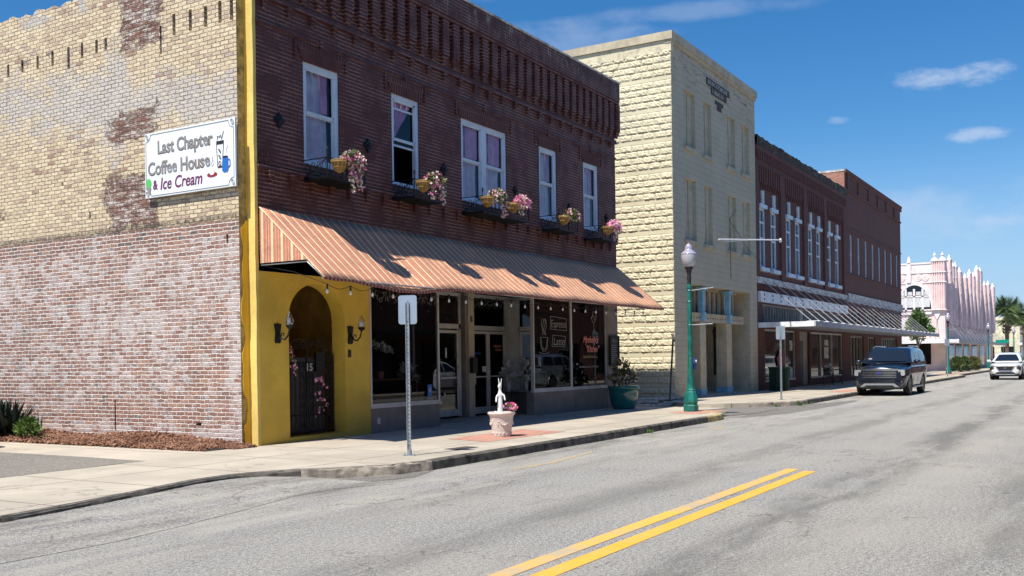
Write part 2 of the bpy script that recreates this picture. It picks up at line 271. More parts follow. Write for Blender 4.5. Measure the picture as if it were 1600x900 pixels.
def marking():
    t = NT('yellow_road_paint'); n = t.noise(45, 4, .75); n1 = t.noise(2.5, 6, .7); col = t.mix(t.ramp(n1, .3, .7), (.74, .36, .03), (.80, .42, .05)); w = t.ramp(t.m('ADD', n, t.m('MULTIPLY', n1, .45)), .74, .90)
    col = t.mix(t.m('MULTIPLY', w, .85), col, (.30, .27, .22)); t.l(col, t.p.inputs['Base Color']); t.p.inputs['Roughness'].default_value = .8; t.bump(n, .5, .004)
    t3 = NT('worn_yellow_paint'); n = t3.noise(38, 5, .8); n1 = t3.noise(1.6, 7, .7); c3 = t3.mix(t3.ramp(t3.m('ADD', t3.m('MULTIPLY', n, .6), t3.m('MULTIPLY', n1, .8)), .60, .84), (.76, .40, .06), (.42, .34, .22)); t3.l(c3, t3.p.inputs['Base Color']); t3.p.inputs['Roughness'].default_value = .85
    t2 = NT('faded_yellow_paint'); n = t2.noise(14, 6, .8); col = t2.mix(t2.ramp(n, .42, .54), (.55, .38, .14), (.30, .285, .26)); t2.l(col, t2.p.inputs['Base Color']); t2.p.inputs['Roughness'].default_value = .9
marking()
def glass(name, tint=(.6, .65, .65), refl=.10, rough=.0):
    t = NT(name); t.t.nodes.remove(t.p); tr = t.n('ShaderNodeBsdfTransparent'); tr.inputs[0].default_value = tint+(1,)
    g = t.n('ShaderNodeBsdfGlossy'); g.inputs['Roughness'].default_value = rough; g.inputs['Color'].default_value = (.95, .97, 1, 1)
    lw = t.n('ShaderNodeFresnel'); lw.inputs['IOR'].default_value = 1.5
    f = t.m('ADD', lw.outputs[0], refl, clamp=True); mx = t.n('ShaderNodeMixShader'); t.l(f, mx.inputs[0]); t.l(tr.outputs[0], mx.inputs[1]); t.l(g.outputs[0], mx.inputs[2])
    t.l(mx.outputs[0], t.out.inputs['Surface']); return t.mat
glass('shop_glass', (.62, .66, .66), .0); glass('window_glass', (.93, .93, .95), -.01); glass('car_glass', (.10, .12, .14), .03); glass('lamp_glass', (.9, .9, .95), .12, .15); glass('dark_glass', (.25, .28, .3), .05)
def stripes():
    t = NT('striped_canvas'); X = t.xyz(); tcn = t.geo.outputs['Normal']; sp = t.n('ShaderNodeSeparateXYZ'); t.l(tcn, sp.inputs[0])
    sel = t.m('GREATER_THAN', t.m('ABSOLUTE', sp.outputs[0]), .7)
    u = t.m('ADD', t.m('MULTIPLY', X[0], t.m('SUBTRACT', 1.0, sel)), t.m('MULTIPLY', X[1], sel))
    f = t.m('FRACT', t.m('DIVIDE', u, .235)); sal, crm, dk = (.60, .225, .125), (.84, .64, .38), (.28, .11, .075)
    def band(a, b): return t.m('MULTIPLY', t.m('GREATER_THAN', f, a), t.m('LESS_THAN', f, b))
    col = t.mix(band(.10, .36), sal, crm); col = t.mix(t.m('ADD', band(.06, .10), band(.36, .40)), col, dk); col = t.mix(t.m('ADD', band(.58, .62), band(.80, .84)), col, (.80, .55, .40)); col = t.mix(band(.66, .76), col, (.45, .15, .11))
    n = t.noise(1.5, 6, .6); col = t.mix(t.m('MULTIPLY', t.ramp(n, .42, .7), .30), col, (.35, .2, .13)); col = t.mix(t.m('MULTIPLY', t.ramp(t.noise(2.0, 7, .75, sc3=(1.5, .5, .5), off=4.), .52, .66), .35), col, (.22, .13, .10)); seam = t.m('FRACT', t.m('DIVIDE', u, 1.88)); col = t.mix(t.m('MULTIPLY', t.m('LESS_THAN', seam, .008), .6), col, (.15, .07, .05))
    t.l(col, t.p.inputs['Base Color']); t.p.inputs['Roughness'].default_value = .85; t.bump(t.noise(2.5, 3, .5, sc3=(1, 2, 2)), .35, .06); return t.mat
stripes()
def foliage(name, a, b, rough=.55):
    t = NT(name); oi = t.noise(9, 3, .6); w = t.noise(2, 2); col = t.mix(t.ramp(t.m('ADD', t.m('MULTIPLY', oi, .6), t.m('MULTIPLY', w, .4)), .35, .65), a, b)
    t.l(col, t.p.inputs['Base Color']); t.p.inputs['Roughness'].default_value = rough; t.p.inputs['Transmission Weight'].default_value = 0; return t.mat
foliage('bush_leaves', (.05, .10, .02), (.16, .26, .05)); foliage('agave_leaves', (.012, .022, .014), (.03, .045, .028)); foliage('hedge_leaves', (.03, .06, .015), (.10, .14, .04)); foliage('red_hedge_leaves', (.12, .07, .03), (.10, .14, .04))
foliage('palm_leaves', (.04, .08, .02), (.13, .19, .07)); foliage('tree_leaves', (.04, .09, .02), (.10, .19, .05)); foliage('pot_leaves', (.05, .07, .025), (.16, .13, .06)); foliage('pink_petals', (.82, .20, .42), (.95, .56, .70)); foliage('pale_petals', (.88, .72, .70), (.92, .86, .76))
foliage('magenta_petals', (.62, .04, .20), (.80, .25, .38)); foliage('wood_chips', (.13, .055, .032), (.36, .19, .115), .85); foliage('gravel_stones', (.32, .29, .25), (.62, .58, .5), .85)
wht = mat('white_paint', (.72, .76, .80), .5, var=.08, bump=.2)
mat('window_white', (.62, .70, .78), .45, var=.06); mat('aluminium', (.58, .56, .52), .5, .25, var=.1); mat('grey_bulkhead', (.24, .195, .165), .7, var=.12, bump=.3, bs=12)
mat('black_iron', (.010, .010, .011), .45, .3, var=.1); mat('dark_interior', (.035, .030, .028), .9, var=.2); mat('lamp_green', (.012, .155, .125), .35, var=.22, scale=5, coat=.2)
mat('galvanised', (.42, .45, .47), .4, .75, var=.15, scale=12); mat('sign_back', (.50, .54, .58), .35, .75, var=.06); mat('planter_cream', (.70, .62, .55), .8, var=.1, bump=.5, bs=30)
mat('rabbit_white', (.80, .80, .80), .6, var=.04); mat('teal_glaze', (.010, .13, .12), .22, var=.15, coat=.5); mat('gold_wire', (.60, .40, .12), .4, .5, var=.1); mat('coir', (.34, .20, .08), .9, var=.3, scale=12, bump=.6)
mat('can_green', (.008, .045, .025), .4, var=.1); mat('sky_blue_paint', (.24, .47, .60), .55, var=.15, scale=6); mat('cream_paint', (.50, .43, .30), .7, var=.12, bump=.2); mat('sign_white', (.80, .83, .83), .35, var=.03)
mat('ink_black', (.02, .018, .018), .5, var=0); mat('ink_plum', (.16, .02, .10), .5, var=0); mat('ink_green', (.10, .52, .12), .5, var=0); mat('ink_blue', (.02, .14, .48), .5, var=0); mat('ink_brown', (.18, .07, .03), .5, var=0); mat('ink_grey', (.25, .26, .26), .5, var=0)
mat('ink_red', (.30, .02, .03), .5, var=0); mat('chalk_white', (.40, .40, .38), .8, var=0); mat('chalk_pink', (.75, .25, .18), .8, var=0); mat('curtain_lilac', (.92, .80, .96), .9, var=.12, scale=5); mat('curtain_pink', (.95, .50, .70), .9, var=.12, scale=5)
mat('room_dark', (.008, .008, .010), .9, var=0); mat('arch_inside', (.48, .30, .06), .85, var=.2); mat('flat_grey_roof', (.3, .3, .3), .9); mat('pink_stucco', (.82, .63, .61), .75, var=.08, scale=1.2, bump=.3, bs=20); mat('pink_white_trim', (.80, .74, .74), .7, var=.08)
mat('canopy_white', (.80, .82, .85), .5, var=.1, dirt=((.4, .38, .35), .4)); mat('canopy_grey', (.48, .49, .51), .6, var=.1); mat('rod_steel', (.40, .40, .40), .5, .4); mat('weathered_white', (.55, .54, .52), .8, var=.25, scale=5, dirt=((.12, .09, .08), .8))
mat('kerb_dark', (.095, .085, .072), .9, var=.5, scale=5, bump=.8, bs=18, dirt=((.25, .22, .18), .6)); mat('kerb_yellow', (.50, .40, .16), .8, var=.3, scale=7, dirt=((.2, .17, .13), .95)); brick('sidewalk_brick', 'g', (.42, .18, .13), (.52, .26, .19), (.55, .45, .36), bh=.10)
mat('trunk', (.16, .12, .09), .9, var=.3, scale=6, bump=.8); mat('bulb', (.85, .83, .78), .2, var=0); mat('red_brown_metal', (.10, .09, .08), .6, .3); mat('soil', (.03, .02, .015), .95)
mat('car_black', (.012, .018, .032), .25, .3, var=0, coat=1.); mat('car_white', (.75, .76, .77), .3, 0, var=0, coat=1.); mat('car_silver', (.36, .40, .45), .28, .6, var=0, coat=1.); mat('tyre_rubber', (.018, .018, .018), .8, var=.1); mat('chrome', (.7, .7, .72), .12, 1., var=0); mat('car_trim', (.016, .016, .017), .55, var=0)
mat('rim_grey', (.25, .26, .28), .3, .9, var=0); mat('headlamp', (.65, .68, .70), .1, .6, var=0); mat('skid_grey', (.38, .40, .42), .4, .5, var=0); mat('far_cream', (.62, .58, .42), .8); mat('street_green', (.0, .28, .20), .4, var=0)

def trim_mat():
    t = NT('valance_trim'); X = t.xyz(); f = t.m('FRACT', t.m('DIVIDE', X[0], .10)); col = t.mix(t.m('GREATER_THAN', f, .55), (.20, .05, .04), (.50, .22, .15)); t.l(col, t.p.inputs['Base Color']); t.p.inputs['Roughness'].default_value = .9
trim_mat()

mat('stone_dark', (.07, .06, .05), .8, var=.3, scale=8); mat('weathered_pale', (.60, .62, .62), .7, var=.12, scale=6); mat('cream_grey', (.34, .31, .26), .7, var=.12); mat('bow_rose', (.33, .09, .11), .7)
mat('parapet_ruin', (.06, .045, .04), .95, var=.4, scale=5, bump=1, bs=12, dirt=((.35, .30, .25), .55))
t = NT('black_pane'); t.p.inputs['Base Color'].default_value = (.02, .03, .045, 1); t.p.inputs['Roughness'].default_value = .06
t = NT('dark_glass_solid'); n_ = t.noise(1.6, 5, .7, sc3=(1, 1, .5)); col_ = t.mix(t.ramp(n_, .5, .7), (.008, .009, .01), (.05, .05, .045)); t.l(col_, t.p.inputs['Base Color']); t.p.inputs['Roughness'].default_value = .05
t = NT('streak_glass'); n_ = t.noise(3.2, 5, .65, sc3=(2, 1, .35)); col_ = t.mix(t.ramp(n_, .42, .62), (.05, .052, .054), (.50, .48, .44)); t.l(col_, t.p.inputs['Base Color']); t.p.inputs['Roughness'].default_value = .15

mat('kerb_stone', (.30, .26, .21), .9, var=.4, scale=6, bump=.8, bs=18, dirt=((.08, .07, .06), .7))
# ------------------------------------------------------------ mesh helpers
class MB:
    def __init__(s): s.v = []; s.f = []
    def add(s, vs, fs):
        b = len(s.v); s.v += [tuple(v) for v in vs]; s.f += [tuple(i+b for i in f) for f in fs]; return s
    def box(s, x0, x1, y0, y1, z0, z1):
        if x0 > x1: x0, x1 = x1, x0
        if y0 > y1: y0, y1 = y1, y0
        if z0 > z1: z0, z1 = z1, z0
        return s.add([(x0,y0,z0),(x1,y0,z0),(x1,y1,z0),(x0,y1,z0),(x0,y0,z1),(x1,y0,z1),(x1,y1,z1),(x0,y1,z1)],
                     [(0,3,2,1),(4,5,6,7),(0,1,5,4),(1,2,6,5),(2,3,7,6),(3,0,4,7)])
    def quad(s, a, b, c, d): return s.add([a, b, c, d], [(0, 1, 2, 3)])
    def prism(s, poly, axis, a, b):
        """extrude a 2D polygon along axis ('x': poly is y,z; 'y': x,z; 'z': x,y) from a to b"""
        n = len(poly)
        def P(p, h): return {'x': (h, p[0], p[1]), 'y': (p[0], h, p[1]), 'z': (p[0], p[1], h)}[axis]
        vs = [P(p, a) for p in poly]+[P(p, b) for p in poly]
        fs = [tuple(range(n)), tuple(range(2*n-1, n-1, -1))]+[(i, (i+1) % n, n+(i+1) % n, n+i) for i in range(n)]
        return s.add(vs, fs)
    def cyl(s, p0, p1, r0, r1=None, n=10, caps=True):
        r1 = r0 if r1 is None else r1; p0 = Vector(p0); p1 = Vector(p1); d = (p1-p0)
        if d.length < 1e-6: return s
        d.normalize(); u = d.orthogonal().normalized(); w = d.cross(u)
        vs = [p0+(u*math.cos(2*math.pi*i/n)+w*math.sin(2*math.pi*i/n))*r0 for i in range(n)]+[p1+(u*math.cos(2*math.pi*i/n)+w*math.sin(2*math.pi*i/n))*r1 for i in range(n)]
        fs = [(i, (i+1) % n, n+(i+1) % n, n+i) for i in range(n)]
        if caps: fs += [tuple(range(n-1, -1, -1)), tuple(range(n, 2*n))]
        return s.add(vs, fs)
    def tube(s, pts, r, n=6):
        for a, b in zip(pts, pts[1:]): s.cyl(a, b, r, r, n)
        return s
    def lathe(s, prof, c=(0, 0, 0), n=24, a0=0., a1=2*math.pi):
        m = len(prof); vs = []
        full = abs(a1-a0-2*math.pi) < 1e-6; k = n if full else n+1
        for i in range(k):
            a = a0+(a1-a0)*i/n
            for r, z in prof: vs.append((c[0]+r*math.cos(a), c[1]+r*math.sin(a), c[2]+z))
        fs = []
        for i in range(n):
            j = (i+1) % k
            for q in range(m-1): fs.append((i*m+q, j*m+q, j*m+q+1, i*m+q+1))
        return s.add(vs, fs)
    def blob(s, c, r, n=8, mm=6):
        prof = [(math.sin(math.pi*i/mm), -math.cos(math.pi*i/mm)) for i in range(mm+1)]
        vs = []; 
        for i in range(n):
            a = 2*math.pi*i/n
            for q, z in prof: vs.append((c[0]+r[0]*q*math.cos(a), c[1]+r[1]*q*math.sin(a), c[2]+r[2]*z))
        m = mm+1
        return s.add(vs, [(i*m+q, ((i+1) % n)*m+q, ((i+1) % n)*m+q+1, i*m+q+1) for i in range(n) for q in range(mm)])
    def leaf(s, c, d, u, l, w, bend=0.):
        c = Vector(c); d = Vector(d).normalized(); u = Vector(u); u = (u-d*u.dot(d))
        if u.length < 1e-4: u = d.orthogonal()
        u.normalize(); k = d.cross(u)
        return s.add([c, c+d*l*.5+u*w*.5+k*bend*.3, c+d*l+k*bend, c+d*l*.5-u*w*.5+k*bend*.3], [(0, 1, 2, 3)])
    def build(s, name, material, parent=None, smooth=False, local=False, bevel=0., auto=None, weld=False):
        me = bpy.data.meshes.new(name); off = Vector((0, 0, 0))
        if parent is not None and not local:
            off = world_loc(parent)
        vv = [(a-off.x, b-off.y, c-off.z) for a, b, c in s.v]
        me.from_pydata(vv, [], s.f); 
        if weld or smooth:
            bm = bmesh.new(); bm.from_mesh(me); bmesh.ops.remove_doubles(bm, verts=bm.verts, dist=1e-5); bmesh.ops.recalc_face_normals(bm, faces=bm.faces); bm.to_mesh(me); bm.free()
        me.materials.append(MATS[material]); me.update()
        o = bpy.data.objects.new(name, me); C.objects.link(o)
        if parent is not None: o.parent = parent
        if smooth:
            me.polygons.foreach_set('use_smooth', [True]*len(me.polygons))
            if auto:
                try: me.set_sharp_from_angle(angle=math.radians(auto))
                except Exception: pass
        if bevel:
            b = o.modifiers.new('bevel', 'BEVEL'); b.width = bevel; b.segments = 2; b.limit_method = 'ANGLE'
        return o
def world_loc(o):
    v = Vector(o.location)
    while o.parent is not None: o = o.parent; v += Vector(o.location)
    return v
def tag(o, label=None, cat=None, group=None, kind=None):
    if label: o['label'] = label
    if cat: o['category'] = cat
    if group: o['group'] = group
    if kind: o['kind'] = kind
    return o
def thing(name, label, cat, loc=(0, 0, 0), rotz=0., group=None):
    o = bpy.data.objects.new(name, None); o.empty_display_size = .2; C.objects.link(o); o.location = loc; o.rotation_euler = (0, 0, rotz)
    return tag(o, label, cat, group)
def copy_tree(o, loc=None, rotz=None, label=None, group=None):
    def rec(q, par):
        c = q.copy(); C.objects.link(c); c.parent = par
        for ch in list(q.children): rec(ch, c)
        return c
    r = rec(o, None)
    if loc is not None: r.location = loc
    if rotz is not None: r.rotation_euler = (0, 0, rotz)
    if label: r['label'] = label
    if group: r['group'] = group
    return r
def wall_grid(mb, axis, plane, u0, u1, z0, z1, holes, depth, back=None):
    """wall face with rectangular holes; axis 'y' => plane y=const, u is x; axis 'x' => plane x=const, u is y. reveals go +depth"""
    us = sorted(set([u0, u1]+[h[0] for h in holes]+[h[1] for h in holes])); zs = sorted(set([z0, z1]+[h[2] for h in holes]+[h[3] for h in holes]))
    P = (lambda u, d, z: (u, plane+d, z)) if axis == 'y' else (lambda u, d, z: (plane+d, u, z))
    for a, b in zip(us, us[1:]):
        for c, d in zip(zs, zs[1:]):
            if any(h[0]-1e-6 <= a and b <= h[1]+1e-6 and h[2]-1e-6 <= c and d <= h[3]+1e-6 for h in holes): continue
            mb.quad(P(a, 0, c), P(b, 0, c), P(b, 0, d), P(a, 0, d))
    for a, b, c, d in holes:
        mb.quad(P(a, 0, c), P(a, depth, c), P(a, depth, d), P(a, 0, d)); mb.quad(P(b, 0, c), P(b, 0, d), P(b, depth, d), P(b, depth, c))
        mb.quad(P(a, 0, d), P(a, depth, d), P(b, depth, d), P(b, 0, d)); mb.quad(P(a, 0, c), P(b, 0, c), P(b, depth, c), P(a, depth, c))
    return mb
FONT = None
def text_mesh(name, body, size, material, parent, origin, ux, uy=(0, 0, 1), extrude=.004, shear=0., bold=0., align='LEFT', spacing=1., fit=None, local=False):
    cu_ = bpy.data.curves.new(name, 'FONT'); cu_.body = body; cu_.size = size; cu_.extrude = extrude; cu_.shear = shear; cu_.offset = bold; cu_.align_x = align; cu_.space_character = spacing
    tmp = bpy.data.objects.new(name+'_t', cu_); C.objects.link(tmp); bpy.context.view_layer.update()
    me = bpy.data.meshes.new_from_object(tmp.evaluated_get(bpy.context.evaluated_depsgraph_get())); bpy.data.objects.remove(tmp)
    ux = Vector(ux).normalized(); uy = Vector(uy).normalized(); uz = ux.cross(uy); off = Vector(origin) - (world_loc(parent) if parent is not None and not local else Vector((0, 0, 0)))
    sx = 1.
    if fit and len(me.vertices):
        w = max(v.co.x for v in me.vertices)-min(v.co.x for v in me.vertices); sx = fit/w
    for v in me.vertices: c = v.co.copy(); v.co = off+ux*(c.x*sx)+uy*c.y+uz*c.z
    me.name = name; me.materials.clear(); me.materials.append(MATS[material]); o = bpy.data.objects.new(name, me); C.objects.link(o)
    if parent is not None: o.parent = parent
    return o

# ------------------------------------------------------------ ground
def sheet(name, poly, z, material, kind='structure', label=None, **k):
    mb = MB(); mb.add([(x, y, z) for x, y in poly], [tuple(range(len(poly)))]); o = mb.build(name, material); tag(o, kind=kind, label=label); return o
sheet('ground', [(-300, -400), (1500, -400), (1500, 700), (-300, 700)], -.02, 'apron_concrete')
sheet('road', [(-60, -1.2), (900, -1.2), (900, 12), (-60, 12)], 0, 'road_asphalt')
def kerbed_slab(name, outline, edge_idx, top=.15, z0=-.01, mat_top='sidewalk_concrete'):
    """sidewalk slab, extruded polygon"""
    mb = MB(); mb.prism(outline, 'z', z0, top); o = mb.build(name, mat_top); tag(o, kind='structure'); return o
SW1 = [(-60, 9.25), (5.75, 9.32), (6.54, 9.46), (7.68, 9.72), (8.74, 10.0), (9.35, 10.02), (9.73, 9.92), (10.28, 9.62), (10.8, 9.2), (11.3, 8.84), (12.04, 8.68), (18, 8.67), (24.6, 8.67), (25.1, 8.72), (25.45, 8.95), (25.9, 9.5), (27.3, 10.35), (28.2, 11.2), (28.2, 13.4), (11.7, 13.4), (11.7, 40), (10.2, 40), (10.2, 12.68), (-60, 12.68)]
kerbed_slab('sidewalk', SW1, None)
SW2 = [(30.2, 11.4), (30.6, 10.6), (31.6, 9.6), (32.6, 9.0), (33.8, 8.85), (76, 8.9), (79, 9.6), (400, 9.6), (400, 16), (34., 13.4), (32.2, 13.4)]
kerbed_slab('sidewalk', SW2, None)
tag(MB().prism([(-60, -1.25), (400, -1.25), (400, -4.5), (-60, -4.5)], 'z', -.01, .15).build('sidewalk', 'sidewalk_concrete'), kind='structure')
# kerb faces: ragged dark stone set against the slab edge
def kerb(name, pts, material, h=.158, w=.02, z0=0.0, seg=.12, rag=.012):
    mb = MB(); P = []
    for (a, b) in zip(pts, pts[1:]):
        n = max(1, int(math.hypot(b[0]-a[0], b[1]-a[1])/seg))
        for i in range(n): P.append((a[0]+(b[0]-a[0])*i/n, a[1]+(b[1]-a[1])*i/n))
    P.append(pts[-1]); vs = []; N = len(P)
    for i, (x, y) in enumerate(P):
        a = P[max(0, i-1)]; b = P[min(N-1, i+1)]; tx, ty = b[0]-a[0], b[1]-a[1]; L = math.hypot(tx, ty); nx, ny = ty/L, -tx/L
        r = random.uniform(-1, 1)*rag
        vs += [(x+nx*(w+r+.012), y+ny*(w+r+.012), z0), (x+nx*(w+r*.6), y+ny*(w+r*.6), h-.03+r*.5), (x-nx*.015+nx*r, y-ny*.015+ny*r, h+.002+abs(r)*.15), (x-nx*.10, y-ny*.10, h-.004)]
    fs = [(i*4+q, (i+1)*4+q, (i+1)*4+q+1, i*4+q+1) for i in range(N-1) for q in range(3)]
    mb.add(vs, fs); o = mb.build(name, material, smooth=True, auto=40); tag(o, kind='structure'); return o
kerb('kerb', SW1[10:12]+[(23.7, 8.67)], 'kerb_dark')
kerb('kerb', SW1[1:8], 'kerb_dark', h=.153, rag=.01, z0=.02, seg=.1); kerb('kerb', SW1[7:11], 'kerb_stone', h=.153, rag=.018, z0=.0, seg=.08)
def wedge():
    P = [(-20, 9.25)]+SW1[1:8]; H = [.10]*6+[.095, .05][:len(P)-6]; vs = []
    for (x, y), h in zip(P, H): vs += [(x, y+.05, h), (x+.1, y-.55, h*.55), (x+.2, y-1.5, .004)]
    mb = MB(); mb.add(vs, [(i*3+q, i*3+q+1, (i+1)*3+q+1, (i+1)*3+q) for i in range(len(P)-1) for q in (0, 1)]); tag(mb.build('road_shoulder', 'road_asphalt', smooth=True), kind='structure')
wedge()
kerb('kerb', [(23.7, 8.67), (24.6, 8.67), (25.1, 8.74), (25.45, 8.97), (25.85, 9.5)], 'kerb_yellow')
kerb('kerb', [(31.2, 10.0), (31.6, 9.6), (32.6, 9.0), (33.8, 8.85)], 'kerb_stone'); kerb('kerb', [(33.8, 8.85), (60, 8.88), (76, 8.9), (79, 9.6), (140, 9.6)], 'kerb_dark', seg=.4)
sheet('alley_ground', [(25.2, 9.25), (28, 8.75), (30.4, 8.8), (31.9, 9.35), (30.2, 11.2), (31.9, 13.5), (32.2, 40), (28.3, 40), (28.3, 11.3), (27.3, 10.3), (25.9, 9.45)], .012, 'alley_asphalt')
tag(MB().prism([(27.9, 10.9), (30.2, 10.4), (30.4, 11.0), (32.2, 12.2), (32.4, 13.0), (28.3, 13.0), (28.2, 11.6)], 'z', 0.0, .03).build('alley_crossing', 'apron_concrete'), kind='structure')
sheet('parking_lot', [(-60, 12.68), (7.83, 12.64), (10.12, 12.72), (10.22, 14), (10.22, 40), (-60, 40)], .153, 'lot_asphalt')
# cracked asphalt gutter patch left of the bulb-out
sheet('gutter_patch', [(8.4, 9.95), (9.6, 9.85), (10.4, 9.4), (11.2, 8.8), (12.0, 8.6), (11.2, 8.35), (9.4, 8.9), (7.6, 9.55)], .004, 'alley_asphalt')
for (a, b, c, d) in ((15.1, 17.9, 9.55, 10.75), (24.6, 26.6, 9.1, 10.2), (41.0, 44.6, 9.2, 10.0), (78, 86, 9.9, 11.2)):
    z = .154
    sheet('brick_paving', [(a, c+.1), (b, c), (b+.3, d), (a+.35, d)], z, 'sidewalk_brick')
sheet('alley_patch', [(25.6, 8.5), (28, 7.9), (33, 7.7), (36.5, 7.75), (37.2, 8.0), (34, 8.7), (31.8, 9.2), (28, 8.9)], .003, 'alley_asphalt')
sheet('utility_cover', [(13.55, 9.25), (14.15, 9.2), (14.2, 9.5), (13.6, 9.55)], .155, 'red_brown_metal')
def line(name, y0, y1, x0, x1, material, z=.004):
    sheet(name, [(x0, y0), (x1, y0), (x1+.1*(y1-y0), y1), (x0, y1)], z, material)
line('centre_line', 3.56, 3.735, -10, 14.05, 'yellow_road_paint'); line('centre_line', 3.85, 4.02, -10, 14.25, 'worn_yellow_paint')
sheet('parking_line', [(12.6, 7.55), (13.6, 7.48), (15.6, 7.72), (15.55, 7.82), (13.6, 7.6), (12.65, 7.68)], .004, 'faded_yellow_paint'); sheet('parking_line', [(21.3, 7.6), (22.5, 7.75), (22.45, 7.87), (21.25, 7.7)], .004, 'faded_yellow_paint')
sheet('parking_line', [(36., 7.0), (41, 7.1), (41, 7.2), (36, 7.1)], .004, 'faded_yellow_paint')
# raised lip where alley meets; mulch bed
sheet('soil_bed', [(11.72, 13.42), (12.9, 13.3), (12.9, 40), (11.72, 40)], .155, 'soil')
def mulch():
    mb = MB()
    n = 9000
    for i in range(n):
        y = 12.95+(rng.random()**1.25)*13.0; x = 11.66+rng.random()*1.05
        if y < 13.25 and x < 12.2: x += .55
        t_ = (x-11.66)/1.05; h = .155+.17*max(0, t_)**.8*(.55+.45*math.sin(y*1.7)*.6+.2)+rng.random()*.045
        if y < 13.9: h = .155+(h-.155)*max(0.1, (y-12.9))
        a = rng.random()*6.28; l = .04+rng.random()*.08; w = .015+rng.random()*.02; ti = (rng.random()-.5)*1.3
        d = Vector((math.cos(a)*math.cos(ti), math.sin(a)*math.cos(ti), math.sin(ti))); u = Vector((-math.sin(a), math.cos(a), (rng.random()-.5)*1.6)).normalized()
        c = Vector((x, y, h)); k = d.cross(u).normalized()*.006
        mb.add([c-d*l*.5-u*w*.5-k, c+d*l*.5-u*w*.3-k, c+d*l*.5+u*w*.5-k, c-d*l*.5+u*w*.4-k, c-d*l*.5-u*w*.5+k, c+d*l*.5-u*w*.3+k, c+d*l*.5+u*w*.5+k, c-d*l*.5+u*w*.4+k], [(0,3,2,1),(4,5,6,7),(0,1,5,4),(1,2,6,5),(2,3,7,6),(3,0,4,7)])
    tag(mb.build('wood_mulch', 'wood_chips'), 'brown wood chip mulch strewn along the foot of the side brick wall', 'mulch', kind='stuff')
    m2 = MB()
    vs = []; fs = []; ny = 120; nx = 6
    for j in range(ny+1):
        y = 13.1+j*(26.9-.3)/ny*.6
        for i in range(nx+1):
            x = 11.7+(12.7-11.7)*i/nx; t_ = i/nx; h = .155+.17*t_**.8*(.55+.45*math.sin(y*1.7)*.6+.2)
            if y < 13.9: h = .155+(h-.155)*max(0.05, (y-12.9))
            vs.append((x, y, h))
    fs = [(j*(nx+1)+i, j*(nx+1)+i+1, (j+1)*(nx+1)+i+1, (j+1)*(nx+1)+i) for j in range(ny) for i in range(nx)]
    m2.add(vs, fs); tag(m2.build('mulch_bed', 'soil', smooth=True), kind='structure')
mulch()
def stones():
    mb = MB()
    for i in range(700):
        x = 28.2+rng.random()*5.; y = 12.55+rng.random()*1.3
        if rng.random() < .5: x = 30.5+rng.random()*2.2
        r = .015+rng.random()*.05; mb.blob((x, y, .06+r*.4+(.10 if y > 12.9 else .0)+(.05 if x > 31 else 0)), (r*1.3, r, r*.7), 5, 4)
    tag(mb.build('gravel', 'gravel_stones'), 'loose pale gravel and rubble at the foot of the cream block wall', 'gravel', kind='stuff')
    tag(MB().prism([(28.2, 12.9), (32.4, 12.6), (32.5, 16), (28.2, 16)], 'z', 0, .12).build('gravel_bed', 'apron_concrete'), kind='structure')
stones()
def weeds(spots, name, label):
    for (x, y, z, n, sz) in spots:
        mb = MB()
        for i in range(n):
            a = rng.random()*6.28; e = .5+rng.random()*.9; mb.leaf((x+(rng.random()-.5)*sz*2.2, y+(rng.random()-.5)*sz*.7, z), (math.cos(a)*math.cos(e), math.sin(a)*math.cos(e), math.sin(e)), (-math.sin(a), math.cos(a), 0), sz*(.4+rng.random()*.7), .02+sz*.06)
        tag(mb.build(name, 'bush_leaves'), label, 'weeds', kind='stuff')
weeds([(20.0, 8.6, .0, 40, .10), (23.2, 8.62, 0, 20, .08), (33., 8.85, 0, 80, .13), (34.2, 8.8, 0, 50, .1), (31.9, 9.3, 0, 40, .1)], 'kerb_weeds', 'small green weeds growing from the kerb joint')
weeds([(11.95, 17.9, .2, 60, .10), (11.9, 14.6, .2, 12, .06)], 'grass_tuft', 'sparse yellow green grass poking through the mulch')

# ------------------------------------------------------------ coffee house building
YF = 13.07; SX = 12.68
B = thing('coffee_house', 'two storey coffee house in maroon painted brick with yellow arched entry and whitewashed side wall', 'building', (12.88, 13.07, 0))
def holes_side():
    hs_ = []
    for i, y in enumerate((20.02, 19.52, 19.0, 18.5, 17.98, 17.55, 17.1, 16.82)):
        l = .24 if i != 4 else .42; hs_.append((y-.04, y+.04, 7.99-l+rng.random()*.05, 8.03+rng.random()*.04))
    for y, zz in ((20.5, 8.0), (21.1, 8.02), (21.7, 8.0)): hs_.append((y-.03, y+.03, zz-.24, zz))
    for y in (14.86, 14.42, 14.02, 13.65, 13.36): hs_.append((y-.042, y+.042, 7.74, 8.10+rng.random()*.04))
    hs_.append((15.20, 15.25, 7.45, 7.98)); hs_.append((16.67, 16.71, .34, .95))
    hs_.append((13.52, 13.57, 3.78, 3.95)); hs_.append((13.98, 14.04, 5.0, 5.1)); hs_.append((14.28, 14.42, .50, .56)); hs_.append((17.35, 17.4, 4.55, 4.68))
    hs_.append((18.2, 18.26, 5.3, 5.36)); hs_.append((15.55, 15.6, 5.05, 5.15))
    return hs_
mb = MB(); HS = holes_side(); wall_grid(mb, 'x', SX, 13.25, 34, .0, 8.62, HS, .11)
